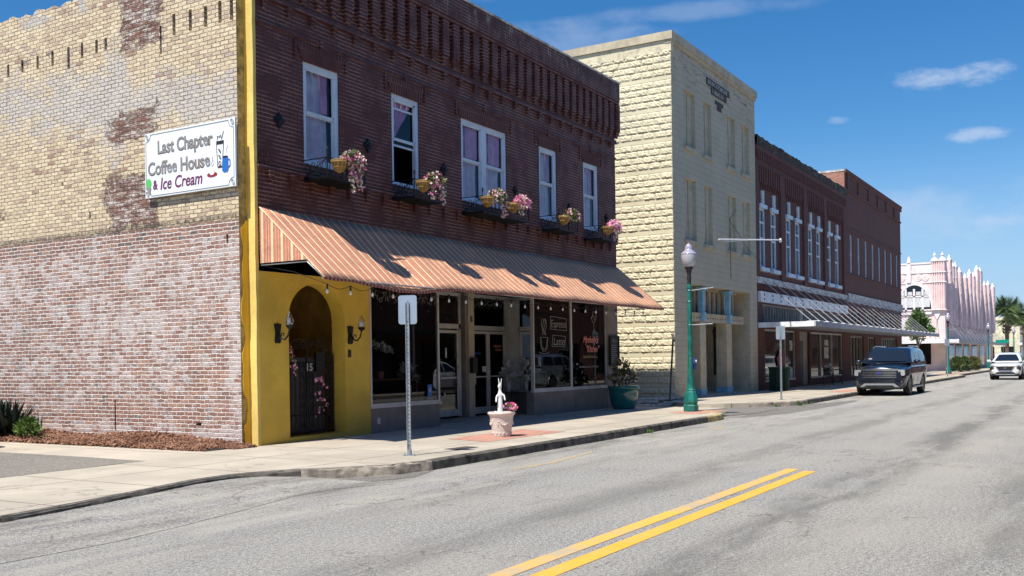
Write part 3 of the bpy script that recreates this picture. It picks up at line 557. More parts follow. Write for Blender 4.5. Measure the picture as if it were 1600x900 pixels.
# ragged stepped parapet
ys = [34.0-(34.0-13.25)*i/190 for i in range(191)]; prev = None; vs = []
def par(y):
    if y < 16.0: b = 10.02
    elif y < 17.2: b = 9.25
    else: b = 8.95
    return b+.035*math.sin(y*5.1)+.03*math.sin(y*13.3+1)+rng.random()*.05
pz = [par(y) for y in ys]
for (a, za), (b, zb) in zip(list(zip(ys, pz)), list(zip(ys, pz))[1:]):
    mb.quad((SX, b, 8.62), (SX, a, 8.62), (SX, a, za), (SX, b, zb)); mb.quad((SX, b, zb), (SX, a, za), (SX+.32, a, za-.02), (SX+.32, b, zb-.02))
mb.quad((SX+.32, 34, 7.), (SX+.32, 13.3, 7.), (SX+.32, 13.3, 8.9), (SX+.32, 34, 8.9))
mb.build('side_wall', 'weathered_side_brick', B)
mb = MB()
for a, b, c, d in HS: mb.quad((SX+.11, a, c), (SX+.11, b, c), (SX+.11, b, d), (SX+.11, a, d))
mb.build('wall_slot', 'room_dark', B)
# end of side wall with broken yellow plaster
mb = MB(); mb.quad((SX, 13.25, 0), (12.90, 13.25, 0), (12.90, 13.25, 9.95), (SX, 13.25, 9.95)); mb.build('wall_end', 'raw_wall_end', B)['label'] = 'raw brick edge of the side wall'
mb = MB(); zs_ = [.1+i*.08 for i in range(52)]; L = []
for z in zs_:
    x = SX+.035+.03*math.sin(z*2.3)+.018*math.sin(z*9)+rng.random()*.012
    if 1.75 < z < 2.35: x += .09*math.sin((z-1.75)/.6*math.pi)
    if .55 < z < 1.05: x += .05
    if z > 4.0: x += (z-4.0)*.6
    L.append((x, z))
poly = L+[(12.90, zs_[-1]), (12.90, .1)]; mb.prism(poly, 'y', 13.235, 13.249); mb.build('plaster_edge', 'dark_yellow_plaster', B)
mb = MB(); mb.prism([(12.915, 4.15), (12.915, 10), (12.85, 10), (12.85, 4.4)], 'y', 13.238, 13.249); mb.build('plaster_edge', 'dark_yellow_plaster', B)
# yellow corner pier, slightly wavy face
mb = MB(); vs = []; N = 60
for i in range(N+1):
    z = .1+9.95*i/N; w = .006*math.sin(z*3)+rng.random()*.004; wy = rng.random()*.008
    vs += [(12.88+w, 13.07-wy-.004, z), (12.88+w, 13.25, z), (12.955, 13.066-wy, z)]
mb.add(vs, [(i*3, (i+1)*3, (i+1)*3+1, i*3+1) for i in range(N)]+[(i*3, i*3+2, (i+1)*3+2, (i+1)*3) for i in range(N)]); mb.build('corner_pier', 'pale_yellow_paint', B)
WINS = [(14.18, 15.2), (16.88, 17.86), (19.52, 21.57), (23.24, 24.22), (25.83, 26.8)]
ZW0, ZW1 = 5.40, 7.34
mb = MB(); wall_grid(mb, 'y', YF, 12.955, 28.0, 3.28, 9.9, [(a, b, ZW0, ZW1) for a, b in WINS], .16)
mb.box(27.98, 28.0, 13.07, 13.3, 0, 9.9)
mb.build('front_wall', 'maroon_painted_brick', B)
mb = MB(); mb.quad((28.0, 13.07, 0), (28.0, 34, 0), (28.0, 34, 9.9), (28.0, 13.07, 9.9)); mb.box(27.7, 28.0, 13.3, 34, 9.9, 10.0); mb.build('far_side_wall', 'maroon_brick_side', B)
mb = MB(); mb.quad((12.9, 13.4, 9.2), (28, 13.4, 9.2), (28, 34, 8.4), (12.9, 34, 8.4)); mb.quad((12.7, 34, 0), (28, 34, 0), (28, 34, 9), (12.7, 34, 9)); mb.build('roof', 'flat_grey_roof', B)
# corbelled cornice
mb = MB(); pitch = .42; x = 13.05
mb.box(12.9, 28.04, 12.90, 13.42, 9.50, 10.04)
mb.box(12.9, 28.02, 12.93, 13.07, 9.42, 9.50)
slots = []
while x < 27.8:
    xa, xb = x+.17, x+pitch     # brick fins with stepped undersides
    mb.box(xa, xb, 12.955, 13.071, 8.60, 9.42)
    for k in range(8):   # saw-tooth courses inside each slot
        mb.box(x, x+.17, 13.0-.006*k+.03, 13.071, 8.66+k*.095, 8.66+k*.095+.036)
    mb.box(xa+.02, xb-.02, 12.985, 13.071, 8.50, 8.60); mb.box(xa+.06, xb-.06, 13.01, 13.071, 8.40, 8.50)
    x += pitch
mb.box(12.9, 28.03, 13.02, 13.07, 8.22, 8.32)
x = 13.1
while x < 27.9: mb.box(x, x+.11, 12.99, 13.071, 8.13, 8.22); mb.box(x+.02, x+.09, 13.02, 13.071, 8.03, 8.13); x += .63
mb.box(28.0, 28.09, 12.94, 13.5, 8.6, 9.62)
mb.build('cornice', 'maroon_painted_brick', B)
mb = MB(); mb.box(12.88, 28.06, 12.875, 13.44, 10.042, 10.085); mb.build('coping', 'weathered_white', B)
# belt course and dentils under the windows
mb = MB(); mb.box(12.96, 28.03, 13.03, 13.071, 5.12, 5.20); x = 13.2
while x < 27.95: mb.box(x, x+.12, 13.0, 13.071, 4.98, 5.12); mb.box(x+.02, x+.09, 13.03, 13.071, 4.88, 4.98); x += .55
mb.box(12.96, 28.03, 13.04, 13.071, 7.74, 7.80)
mb.build('belt_course', 'maroon_painted_brick', B)
for i, (a, b) in enumerate(WINS):
    mb = MB(); mb.prism([(a-.02, ZW1+.005), (b+.02, ZW1+.005), (b+.20, ZW1+.33), (a-.20, ZW1+.33)], 'y', 13.045, 13.07); mb.build('window_arch', 'dark_arch_brick', B)
    for bx in ((a-.24, a-.18, 13.035, 13.07, ZW1+.0, ZW1+.36), (b+.18, b+.24, 13.035, 13.07, ZW1, ZW1+.36), ((a+b)/2-.05, (a+b)/2+.05, 13.03, 13.07, ZW1+.33, ZW1+.5)): MB().box(*bx).build('arch_corbel', 'maroon_painted_brick', B)
    # window unit
    wf = MB(); y0, y1 = 13.10, 13.20; fr = .095
    units = [(a, b)] if b-a < 1.5 else [(a, (a+b)/2-.03), ((a+b)/2+.03, b)]
    wf.box(a, a+fr, y0, y1, ZW0, ZW1); wf.box(b-fr, b, y0, y1, ZW0, ZW1); wf.box(a+fr, b-fr, y0, y1, ZW1-fr, ZW1); wf.box(a+fr, b-fr, y0, y1, ZW0, ZW0+.07)
    if len(units) == 2: wf.box((a+b)/2-.10, (a+b)/2+.10, y0, y1, ZW0+.07, ZW1-fr)
    w = wf.build('window', 'window_white', B)
    for (p, q) in units:
        p2 = a+fr if p == a else (a+b)/2+.10; q2 = b-fr if q == b else (a+b)/2-.10
        zm = (ZW0+ZW1)/2+.02; s = MB(); t_ = .045
        zlo = ZW0+.07
        if i == 1:   # lower sash pushed up
            s.box(p2, q2, 13.12, 13.15, ZW1-fr-.05, ZW1-fr); s.box(p2, q2, 13.12, 13.15, zm-.03, zm+.03); s.box(p2, p2+t_, 13.12, 13.15, zm, ZW1-fr); s.box(q2-t_, q2, 13.12, 13.15, zm, ZW1-fr)
            s.box(p2, q2, 13.16, 13.185, zm-.14, zm-.10); s.box(p2, q2, 13.16, 13.185, ZW1-.30, ZW1-.26)
        else:
            for za, zb_, yy in ((zm, ZW1-fr, 13.12), (zlo, zm, 13.15)):
                s.box(p2, q2, yy, yy+.03, za-.02, za+.04 if za != zlo else za+.07); s.box(p2, q2, yy, yy+.03, zb_-.04, zb_); s.box(p2, p2+t_, yy, yy+.03, za+.02, zb_-.03); s.box(q2-t_, q2, yy, yy+.03, za+.02, zb_-.03)
        s.build('sash', 'window_white', w)
        g = MB(); g.quad((p2, 13.17, zlo if i != 1 else zm-.1), (q2, 13.17, zlo if i != 1 else zm-.1), (q2, 13.17, ZW1-fr), (p2, 13.17, ZW1-fr)); g.build('pane', 'window_glass', w)
        # curtains with folds
        def curtain(xa, xb, za, zb_, yy, m_, amp=.03, taper=None):
            c = MB(); n = 26; vs = []
            for j in range(13):
                z = za+(zb_-za)*j/12
                for k in range(n+1):
                    u = k/n; xx = xa+(xb-xa)*u
                    if taper: xx = xa+(xb-xa)*u*(taper+(1-taper)*j/12)
                    vs.append((xx, yy+amp*1.2*math.sin(u*23+i*2+.5*math.sin(j*.6))+amp*.35*math.sin(u*47), z))
            c.add(vs, [(j*(n+1)+k, j*(n+1)+k+1, (j+1)*(n+1)+k+1, (j+1)*(n+1)+k) for j in range(12) for k in range(n)]); return c.build('curtain', m_, w, smooth=True)
        if i == 1: curtain(p2, q2, zm-.05, ZW1-fr, 13.23, 'curtain_pink', taper=.12)
        else:
            gap = q2-.12 if i in (0, 3, 4) else q2
            curtain(p2, gap, zlo, ZW1-fr, 13.26, 'curtain_lilac'); 
            m_ = p2+(q2-p2)*(.62 if i != 2 else .3); curtain(m_, gap, zm+.1, ZW1-fr, 13.21, 'curtain_pink', .015)
            if i == 2: curtain(p2, p2+.16, zlo, zm, 13.235, 'curtain_pink', .015)
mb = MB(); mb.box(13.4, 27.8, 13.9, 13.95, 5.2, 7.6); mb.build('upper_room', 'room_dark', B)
for X_, Z_ in ((13.51, 6.07), (16.06, 6.06), (18.78, 6.0), (21.95, 5.95), (24.9, 5.88), (27.3, 5.86), (18.13, 6.97)):
    mb = MB()
    if X_ == 18.13: continue
    r = .13 if X_ < 20 else .11; mb.prism([(X_-r, Z_), (X_-r*.45, Z_-r*.5), (X_, Z_-r*1.15), (X_+r*.45, Z_-r*.5), (X_+r, Z_), (X_+r*.45, Z_+r*.5), (X_, Z_+r*1.15), (X_-r*.45, Z_+r*.5)], 'y', 13.03, 13.071); mb.blob((X_, 13.02, Z_), (.04, .03, .04)); mb.build('anchor_plate', 'black_iron', B)
mb = MB()   # small patch of lighter repaired mortar near the corner
for r_ in range(4):
    for c_ in range(2): mb.box(12.99+c_*.13+(r_ % 2)*.03, 12.99+c_*.13+.115+(r_ % 2)*.03, 13.052, 13.0695, 5.10+r_*.085, 5.10+r_*.085+.068)
mb.build('repair_patch', 'dark_arch_brick', B)
# ---- ground floor: yellow arch block
AX0, AX1, SPR, TOPZ = 13.70, 15.28, 2.42, 3.13
def arch_pts(n=22):
    cx = (AX0+AX1)/2; hw = (AX1-AX0)/2; pts = []
    for i in range(n+1):
        a = math.pi*(1-i/n); x = cx+hw*math.cos(a); pts.append((x, SPR+(TOPZ-SPR)*math.sin(a)**.92))
    return pts
AP = arch_pts()
mb = MB(); y = 13.07
mb.quad((12.955, y, .1), (AX0, y, .1), (AX0, y, SPR), (12.955, y, SPR)); mb.quad((AX1, y, .1), (16.05, y, .1), (16.05, y, SPR), (AX1, y, SPR))
zt = 3.62
mb.quad((12.955, y, SPR), (AX0, y, SPR), (AX0, y, zt), (12.955, y, zt)); mb.quad((AX1, y, SPR), (16.05, y, SPR), (16.05, y, zt), (AX1, y, zt))
for (xa, za), (xb, zb) in zip(AP, AP[1:]): mb.quad((xa, y, za), (xb, y, zb), (xb, y, zt), (xa, y, zt)); mb.quad((xa, y, za), (xa, y+.34, za), (xb, y+.34, zb), (xb, y, zb))
mb.quad((AX0, y, .1), (AX0, y+.34, .1), (AX0, y+.34, SPR), (AX0, y, SPR)); mb.quad((AX1, y, .1), (AX1, y, SPR), (AX1, y+.34, SPR), (AX1, y+.34, .1))
mb.box(AX0, AX1, 13.07, 13.41, .1, .235); mb.quad((16.05, 13.07, .1), (16.05, 13.3, .1), (16.05, 13.3, 3.5), (16.05, 13.07, 3.5))
mb.build('arch_surround', 'yellow_plaster', B)
mb = MB(); mb.quad((12.95, 13.41, .1), (12.95, 17, .1), (12.95, 17, 4), (12.95, 13.41, 4)); mb.quad((15.9, 13.41, .1), (15.9, 13.41, 4), (15.9, 17, 4), (15.9, 17, .1))
mb.quad((12.9, 17, .1), (16, 17, .1), (16, 17, 4), (12.9, 17, 4)); mb.quad((12.9, 13.4, 3.6), (16, 13.4, 3.6), (16, 17, 3.6), (12.9, 17, 3.6)); mb.quad((12.9, 13.4, .22), (16, 13.4, .22), (16, 17, .22), (12.9, 17, .22)); mb.box(15.0, 15.9, 15.2, 17, .2, 3.6)
mb.build('entry_hall', 'arch_inside', B)
# ---- storefront
DY = 14.30
mb = MB(); mb.box(16.05, 18.5, 13.07, 13.3, 0, .66); mb.prism([(18.5, 13.07), (18.5, 13.3), (19.0, 14.3), (19.2, 14.3)], 'z', 0, .66)
mb.build('left_bulkhead', 'grey_bulkhead', B)
mb = MB(); mb.box(22.8, 27.2, 13.07, 13.3, 0, .76); mb.prism([(22.8, 13.07), (22.95, 13.3), (23.75, 14.3), (23.62, 14.3)], 'z', 0, .76); mb.box(27.2, 27.98, 13.055, 13.3, 0, 3.4); mb.build('right_bulkhead', 'grey_bulkhead', B)
MB().box(16.05, 18.56, 13.045, 13.13, .66, .70).build('window_sill', 'aluminium', B); MB().box(22.74, 27.22, 13.045, 13.13, .76, .81).build('window_sill', 'aluminium', B)
def frame_rect(mb, x0, x1, z0, z1, y, t_=.05, d=.06):
    mb.box(x0, x0+t_, y, y+d, z0, z1); mb.box(x1-t_, x1, y, y+d, z0, z1); mb.box(x0+t_, x1-t_, y, y+d, z1-t_, z1); mb.box(x0+t_, x1-t_, y, y+d, z0, z0+t_)
mb = MB(); frame_rect(mb, 16.06, 18.52, .70, 3.22, 13.07); dw = mb.build('display_window', 'aluminium', B); MB().quad((16.1, 13.1, .74), (18.48, 13.1, .74), (18.48, 13.1, 3.18), (16.1, 13.1, 3.18)).build('pane', 'shop_glass', dw)
mb = MB(); frame_rect(mb, 22.8, 24.96, .81, 3.30, 13.07); frame_rect(mb, 24.96, 27.2, .81, 3.30, 13.07, .035); dw2 = mb.build('display_window', 'aluminium', B); MB().quad((22.84, 13.1, .85), (27.17, 13.1, .85), (27.17, 13.1, 3.27), (22.84, 13.1, 3.27)).build('pane', 'shop_glass', dw2)
# splayed returns
def ret(x0, y0, x1, y1, z0, z1, nm):
    mb = MB(); t_ = .05
    for f in (0, 1):
        xa, ya = (x0, y0) if f == 0 else (x1, y1); mb.box(xa-t_/2, xa+t_/2, ya-t_/2, ya+t_/2, z0, z1)
    for z in (z0, z1-t_): mb.prism([(x0, y0), (x1, y1), (x1+t_, y1), (x0+t_, y0)], 'z', z, z+t_)
    o = mb.build(nm, 'aluminium', B); MB().quad((x0+.02, y0, z0), (x1+.02, y1, z0), (x1+.02, y1, z1), (x0+.02, y0, z1)).build('pane', 'shop_glass', o); return o
r1_ = ret(18.5, 13.12, 19.15, DY, .66, 3.25, 'return_window'); r2_ = ret(22.83, 13.14, 23.64, DY, .76, 3.35, 'return_window')
# recess wall: doors and transoms
mb = MB(); mb.box(19.15, 21.3, DY, DY+.07, 2.44, 2.56); mb.box(21.6, 23.45, DY, DY+.07, 2.42, 2.54); mb.box(19.15, 23.65, DY, DY+.07, 3.27, 3.36)
for x in (19.15, 21.13, 23.4): mb.box(x, x+.09, DY, DY+.07, .2, 3.3)
mb.box(23.49, 23.66, DY, DY+.07, .2, 3.3); mb.box(20.1, 20.18, DY, DY+.07, 2.5, 3.3)
en = mb.build('entrance_frame', 'aluminium', B)
MB().quad((19.2, DY+.03, 2.5), (23.5, DY+.03, 2.5), (23.5, DY+.03, 3.3), (19.2, DY+.03, 3.3)).build('transom_pane', 'shop_glass', en)
mb = MB(); mb.box(21.24, 21.36, DY-.12, DY+.07, .16, 3.42); mb.build('entry_post', 'grey_bulkhead', B); mb = MB(); mb.box(21.36, 21.63, DY-.14, DY+.07, .16, 3.42); mb.build('entry_post', 'cream_paint', B)
def door(x0, x1, hinge):
    mb = MB(); frame_rect(mb, x0, x1, .23, 2.40, DY+.005, .075, .045); mb.box(x0+.07, x1-.07, DY+.005, DY+.05, .30, .40)
    d = mb.build('door', 'aluminium', B); MB().quad((x0+.05, DY+.03, .3), (x1-.05, DY+.03, .3), (x1-.05, DY+.03, 2.36), (x0+.05, DY+.03, 2.36)).build('pane', 'shop_glass', d)
    h = MB(); hx = x0+.1 if hinge == 'r' else x1-.1; h.box(x0+.06, x1-.06, DY-.05, DY-.025, 1.18, 1.215); h.cyl((hx, DY-.06, 1.0), (hx, DY-.06, 1.5), .014); h.cyl((hx, DY-.06, 1.02), (hx, DY, 1.02), .012); h.cyl((hx, DY-.06, 1.48), (hx, DY, 1.48), .012); h.build('push_bar', 'aluminium', d); return d
door(19.25, 20.18, 'r'); door(20.19, 21.12, 'l'); door(21.68, 22.52, 'r'); door(22.53, 23.39, 'l')
mb = MB(); mb.box(21.4, 27.9, 13.12, 13.3, 3.32, 3.72); mb.box(18.6, 21.4, 13.12, 13.3, 3.36, 3.72); mb.box(16.05, 18.6, 13.12, 13.3, 3.26, 3.72); mb.build('shop_lintel', 'yellow_plaster', B)
mb = MB(); mb.prism([(18.5, 13.05), (22.82, 13.05), (23.62, 14.36), (19.15, 14.36)], 'z', .14, .175); mb.build('entry_floor', 'apron_concrete', B)
# room behind the glass
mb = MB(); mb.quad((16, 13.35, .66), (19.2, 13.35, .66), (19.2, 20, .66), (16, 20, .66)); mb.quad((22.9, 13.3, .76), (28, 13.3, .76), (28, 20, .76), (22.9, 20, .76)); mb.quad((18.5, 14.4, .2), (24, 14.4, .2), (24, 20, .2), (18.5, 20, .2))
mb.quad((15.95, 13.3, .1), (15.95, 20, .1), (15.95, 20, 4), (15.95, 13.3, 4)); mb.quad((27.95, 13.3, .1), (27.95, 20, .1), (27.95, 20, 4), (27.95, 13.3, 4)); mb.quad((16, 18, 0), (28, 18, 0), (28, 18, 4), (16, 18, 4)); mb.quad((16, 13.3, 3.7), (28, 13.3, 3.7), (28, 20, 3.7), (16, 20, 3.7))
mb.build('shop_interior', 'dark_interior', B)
# ---- window writing and drawings (parts of the right display window)
def wtext(txt, size, m_, x, z, par_=None, y=13.055, shear=0., bold=0., fit=None, sp=1.): return text_mesh('lettering', txt, size, m_, par_ or dw2, (x, y, z), (1, 0, 0), (0, 0, 1), .001, shear, bold, 'LEFT', sp, fit)
wtext('Espresso', .30, 'chalk_white', 23.75, 2.50, fit=.82, bold=-.004); wtext('Latte', .30, 'chalk_white', 23.85, 2.02, fit=.62, bold=-.004, shear=.2)
wtext("Myshelly's", .26, 'chalk_pink', 25.62, 2.10, shear=.45, fit=1.0, bold=.006); wtext('"Kitchen"', .26, 'chalk_pink', 25.80, 1.83, shear=.4, fit=.85, bold=.006)
wtext('Cafe, Deli & Catering', .10, 'kerb_yellow', 25.62, 1.66, fit=.95); wtext('Breakfast and Lunch daily', .08, 'chalk_white', 25.4, 1.38, fit=1.2)
def strokes(paths, r, m_, par_, nm='chalk_drawing', y=13.055):
    mb = MB()
    for p in paths: mb.tube([(x, y, z) for x, z in p], r, 4)
    return mb.build(nm, m_, par_)
cup = [[(23.13, 2.22), (23.17, 1.95), (23.27, 1.85), (23.42, 1.85), (23.52, 1.95), (23.56, 2.22), (23.13, 2.22)], [(23.18, 2.18), (23.22, 1.98), (23.29, 1.90), (23.4, 1.9), (23.47, 1.98), (23.51, 2.18)], [(23.08, 1.83), (23.2, 1.79), (23.5, 1.79), (23.62, 1.83)]]
for k in range(4): cup.append([(23.24+k*.07+.04*math.sin(j*.9+k), 2.28+j*.055) for j in range(9)])
cup += [[(23.7, 2.45), (24.62, 2.42), (24.64, 2.75), (23.72, 2.80), (23.7, 2.45)], [(23.78, 1.98), (24.52, 1.98), (24.56, 2.26), (23.84, 2.29), (23.78, 1.98)]]
cup += [[(26.35+.12*math.cos(a*.5)*(1+.3*math.sin(a)), 2.85+.17*math.sin(a*.5)) for a in range(13)], [(26.35, 2.67), (26.35, 2.5), (26.28, 2.42), (26.42, 2.42), (26.35, 2.5)], [(26.15, 2.8), (26.3, 2.9), (26.45, 2.75), (26.55, 2.92)]]
cup += [[(23.35+.1*k, .95+.0*k), (23.35+.1*k, .97)] for k in range(0)]
strokes(cup, .006, 'chalk_white', dw2)
wtext('OPEN', .10, 'ink_blue', 21.83, 1.78, B.children[-1] if False else dw2, y=DY-.01, fit=.3); wtext("Myshelly's", .09, 'chalk_pink', 22.75, 1.98, dw2, y=DY-.01, shear=.4, fit=.42); wtext('Kitchen', .09, 'chalk_pink', 22.85, 1.88, dw2, y=DY-.01, shear=.4, fit=.3)
mb = MB(); mb.box(18.02, 18.18, 13.05, 13.058, .84, 1.10); mb.build('door_notice', 'ink_blue', dw); mb = MB(); mb.box(18.07, 18.13, 13.046, 13.049, .93, 1.03); mb.build('notice_mark', 'chalk_white', dw); wtext('HOURS', .07, 'chalk_white', 17.98, .77, dw, fit=.22)
for (x0, x1, z0, z1) in ((20.5, 20.57, 1.7, 1.95), (20.42, 20.5, .75, .83), (22.2, 22.4, 1.32, 1.47)): mb = MB(); mb.box(x0, x1, DY-.004, DY-.001, z0, z1); mb.build('door_notice', 'weathered_white', dw)
# vinyl scroll work across the window heads
mb = []
for k in range(34):
    x = 16.2+k*.068; z = 2.98+.07*math.sin(k*1.7); mb.append([(x+.05*math.cos(a), z+.05*math.sin(a)) for a in np.linspace(k, k+4.2, 6)])
strokes(mb, .004, 'ink_grey', dw, 'vinyl_scroll')
mb = []
for k in range(26):
    x = 21.75+k*.06; z = 3.1+.06*math.sin(k*2.1); mb.append([(x+.05*math.cos(a), z+.05*math.sin(a)) for a in np.linspace(k, k+4.2, 5)])
strokes(mb, .004, 'ink_grey', dw2, 'vinyl_scroll', y=DY-.01)
# things standing in the windows
def leafclump(mb, c, r, n, l, w, up_=.3):
    for i in range(n):
        a = rng.random()*6.283; b = (rng.random()-.35)*2.2; d = (math.cos(a)*math.cos(b), math.sin(a)*math.cos(b), math.sin(b)+up_)
        p = (c[0]+d[0]*r[0]*rng.random()**.5, c[1]+d[1]*r[1]*rng.random()**.5, c[2]+d[2]*r[2]*rng.random()**.5)
        q = (d[0]+(rng.random()-.5), d[1]+(rng.random()-.5), d[2]+(rng.random()-.5)); mb.leaf(p, q, (rng.random()-.5, rng.random()-.5, rng.random()), l*(.6+.8*rng.random()), w*(.6+.8*rng.random()), (rng.random()-.5)*l*.4)
o = thing('potted_orchid', 'white orchid in a small terracotta pot inside the left shop window', 'plant', (17.05, 13.62, 1.25))
MB().lathe([(0, 0), (.07, 0), (.085, .16), (.075, .16), (0, .14)], (17.05, 13.62, 1.25), 14).build('pot', 'planter_cream', o); o.children[0].data.materials[0] = mat('terracotta', (.45, .2, .12), .8)
mb = MB(); mb.tube([(17.05, 13.62, 1.4), (17.07, 13.6, 1.7), (17.0, 13.58, 1.9), (16.85, 13.55, 1.98)], .006, 5); mb.build('stem', 'bush_leaves', o)
mb = MB()
for k in range(9): leafclump(mb, (16.72+.075*k, 13.56, 1.98-.02*k+.04*math.sin(k*2)), (.05, .05, .05), 9, .10, .08)
mb.build('flower', 'rabbit_white', o)
for nm, lab, c in (('white_leaf_plant', 'pale leafy arrangement at the lower left corner of the shop window', (16.28, 13.5, 1.15)), ('white_leaf_plant', 'pale leafy arrangement behind the blue notice of the shop window', (18.05, 13.6, 1.28)), ('white_leaf_plant', 'pale leafy arrangement behind the splayed window beside the double door', (23.2, 14.1, 1.25))):
    mb = MB(); leafclump(mb, c, (.18, .12, .22), 40, .17, .09); mb.cyl((c[0], c[1], c[2]-.5), (c[0], c[1], c[2]-.2), .05, .07, 10); tag(mb.build(nm, 'weathered_white'), lab, 'plant', 'pale plants in the shop windows')
mb = MB(); mb.box(16.1, 18.3, 13.45, 13.8, 1.215, 1.25); mb.box(16.1, 16.14, 13.5, 13.75, .66, 1.215); mb.box(18.2, 18.24, 13.5, 13.75, .66, 1.215); tag(mb.build('window_shelf', 'ink_brown'), 'narrow wooden shelf inside the left shop window under the orchid', 'shelf')
mb = MB()
for k in range(9): leafclump(mb, (25.1+.24*k, 13.42, .9), (.12, .08, .09), 12, .10, .04)
tag(mb.build('window_herbs', 'bush_leaves'), 'row of low green plants along the sill of the right shop window', 'plants', kind='stuff')
mb = MB(); mb.box(23.3, 23.9, 13.35, 13.38, .85, 1.28); pf = tag(mb.build('chalk_board', 'ink_black'), 'small framed black chalk board leaning inside the right shop window', 'chalk board'); mb = MB(); frame_rect(mb, 23.27, 23.93, .82, 1.31, 13.33, .035, .02); mb.build('frame', 'ink_grey', pf)
text_mesh('lettering', 'Coffee', .16, 'ink_grey', pf, (23.38, 13.325, 1.0), (1, 0, 0), fit=.42)
# ---- gate
G = thing('iron_gate', 'black wrought iron scroll gate with number 15 across the yellow arch', 'gate', (14.49, 13.36, .235))
def gp(mb, pts, r=.010): mb.tube([(x, 13.36, z) for x, z in pts], r, 5)
mb = MB(); gp(mb, [(13.74, .26), (13.74, 1.8)], .016); gp(mb, [(15.24, .26), (15.24, 1.78)], .018); gp(mb, [(14.49, .26), (14.49, 1.9)], .016); gp(mb, [(13.74, .30), (15.24, .30)], .016); gp(mb, [(13.74, .62), (15.24, .62)], .012); gp(mb, [(13.74, 1.62), (15.24, 1.62)], .012)
mb.build('gate_frame', 'black_iron', G)
def spiral(cx, cz, r, t0, turns, flip=1): return [(cx+flip*r*(1-k/22)*math.cos(t0+k/20*turns*2*math.pi), cz+r*(1-k/22)*math.sin(t0+k/20*turns*2*math.pi)) for k in range(21)]
mb = MB()
for k in range(12): gp(mb, [(13.80+.125*k, .3), (13.80+.125*k, 1.62)], .007)
for side in (1, -1):
    c = 14.49
    for q, (dx, zz, r) in enumerate(((.10, 1.98, .09), (.30, 1.98, .10), (.45, 1.85, .10), (.62, 1.74, .12))): gp(mb, spiral(c+side*dx, zz, r, 0 if side > 0 else math.pi, 1.4, side), .009)
    gp(mb, [(c, 2.02), (c+side*.2, 2.09), (c+side*.42, 2.03), (c+side*.6, 1.92), (c+side*.75, 1.75)], .012)
for cx in (13.86, 14.36, 14.62, 15.12):
    for k in range(7): z = .42+k*.19; gp(mb, spiral(cx, z, .08, k, 1.2, 1 if k % 2 else -1), .007)
for k in range(6): z = .75+k*.15; gp(mb, [(15.0, z), (15.1, z+.075), (15.2, z)], .007); gp(mb, [(15.0, z), (15.1, z-.075), (15.2, z)], .007)
mb.box(14.72, 14.98, 13.33, 13.39, 1.45, 1.82)
mb.build('scroll_work', 'black_iron', G)
mb = MB(); mb.box(13.76, 15.0, 13.375, 13.38, .27, 1.72); mb.build('mesh_panel', 'ink_black', G)
text_mesh('house_number', '15', .20, 'chalk_white', G, (14.42, 13.33, 1.47), (1, 0, 0), bold=.004)
for (lab, pts, n) in (('pink flower garland hanging down the left jamb of the yellow arch', [(13.80, 13.22, 1.98), (13.86, 13.2, 1.85), (13.93, 13.2, 1.6), (13.98, 13.2, 1.42)], 60), ('pink flower spray tied on the iron gate below the house number', [(14.5, 13.28, 1.28), (14.75, 13.27, 1.30), (14.92, 13.27, 1.15), (14.6, 13.27, 1.0), (14.95, 13.28, .8), (14.62, 13.3, .62)], 70)):
    o = thing('flower_garland', lab, 'flowers', pts[0]); a_, b_ = MB(), MB()
    for i in range(n):
        k = rng.random()*(len(pts)-1); j = int(k); f = k-j; p = [pts[j][q]*(1-f)+pts[j+1][q]*f+(rng.random()-.5)*.08 for q in range(3)]
        (a_ if rng.random() < .6 else b_).leaf(p, (rng.random()-.5, -rng.random(), rng.random()-.5), (rng.random()-.5, 0, 1), .055, .05)
    a_.build('petals', 'pink_petals', o); b_.build('leaves', 'bush_leaves', o)
# ---- wall lanterns
def lantern(x, z, lab):
    L = thing('wall_lantern', lab, 'lantern', (x, 13.07, z), group='lanterns beside the arch'); mb = MB()
    mb.prism([(x-.07, z-.17), (x-.03, z-.19), (x, z-.14), (x+.03, z-.19), (x+.07, z-.15), (x+.05, z), (x+.08, z+.17), (x+.03, z+.15), (x, z+.18), (x-.03, z+.14), (x-.08, z+.17), (x-.05, z)], 'y', 13.035, 13.069)
    mb.tube([(x, 13.04, z), (x, 12.97, z-.10), (x, 12.88, z-.12), (x, 12.80, z-.05), (x, 12.76, z+.08)], .016, 6)
    mb.tube([(x, 12.98, z-.1), (x, 12.96, z), (x, 12.90, z-.01), (x, 12.91, z-.06)], .010, 5); mb.lathe([(0, 0), (.03, .0), (.075, .05), (.07, .07), (0, .07)], (x, 12.76, z+.07), 12); mb.build('bracket', 'black_iron', L)
    g = MB(); g.lathe([(.05, 0), (.072, .04), (.07, .10), (.045, .17), (.015, .23), (0, .25)], (x, 12.76, z+.135), 8); g.build('shade', 'lamp_glass', L); h = MB(); h.blob((x, 12.76, z+.21), (.028, .028, .05)); h.build('bulb', 'bulb', L)
lantern(13.40, 2.17, 'black scroll wall lantern with clear flame shade left of the arch'); lantern(15.42, 2.17, 'black scroll wall lantern with clear flame shade right of the arch')
mb = MB(); mb.box(15.36, 15.43, 13.04, 13.07, 1.72, 1.87); tag(mb.build('door_intercom', 'ink_black', bevel=.006), 'small black intercom box on yellow plaster right of the arch', 'intercom')
mb = MB(); mb.box(16.25, 16.34, 13.05, 13.07, .33, .46); mb.box(16.27, 16.32, 13.045, 13.05, .35, .44); tag(mb.build('outlet_cover', 'aluminium'), 'small grey outlet cover low on the left bulkhead', 'outlet')
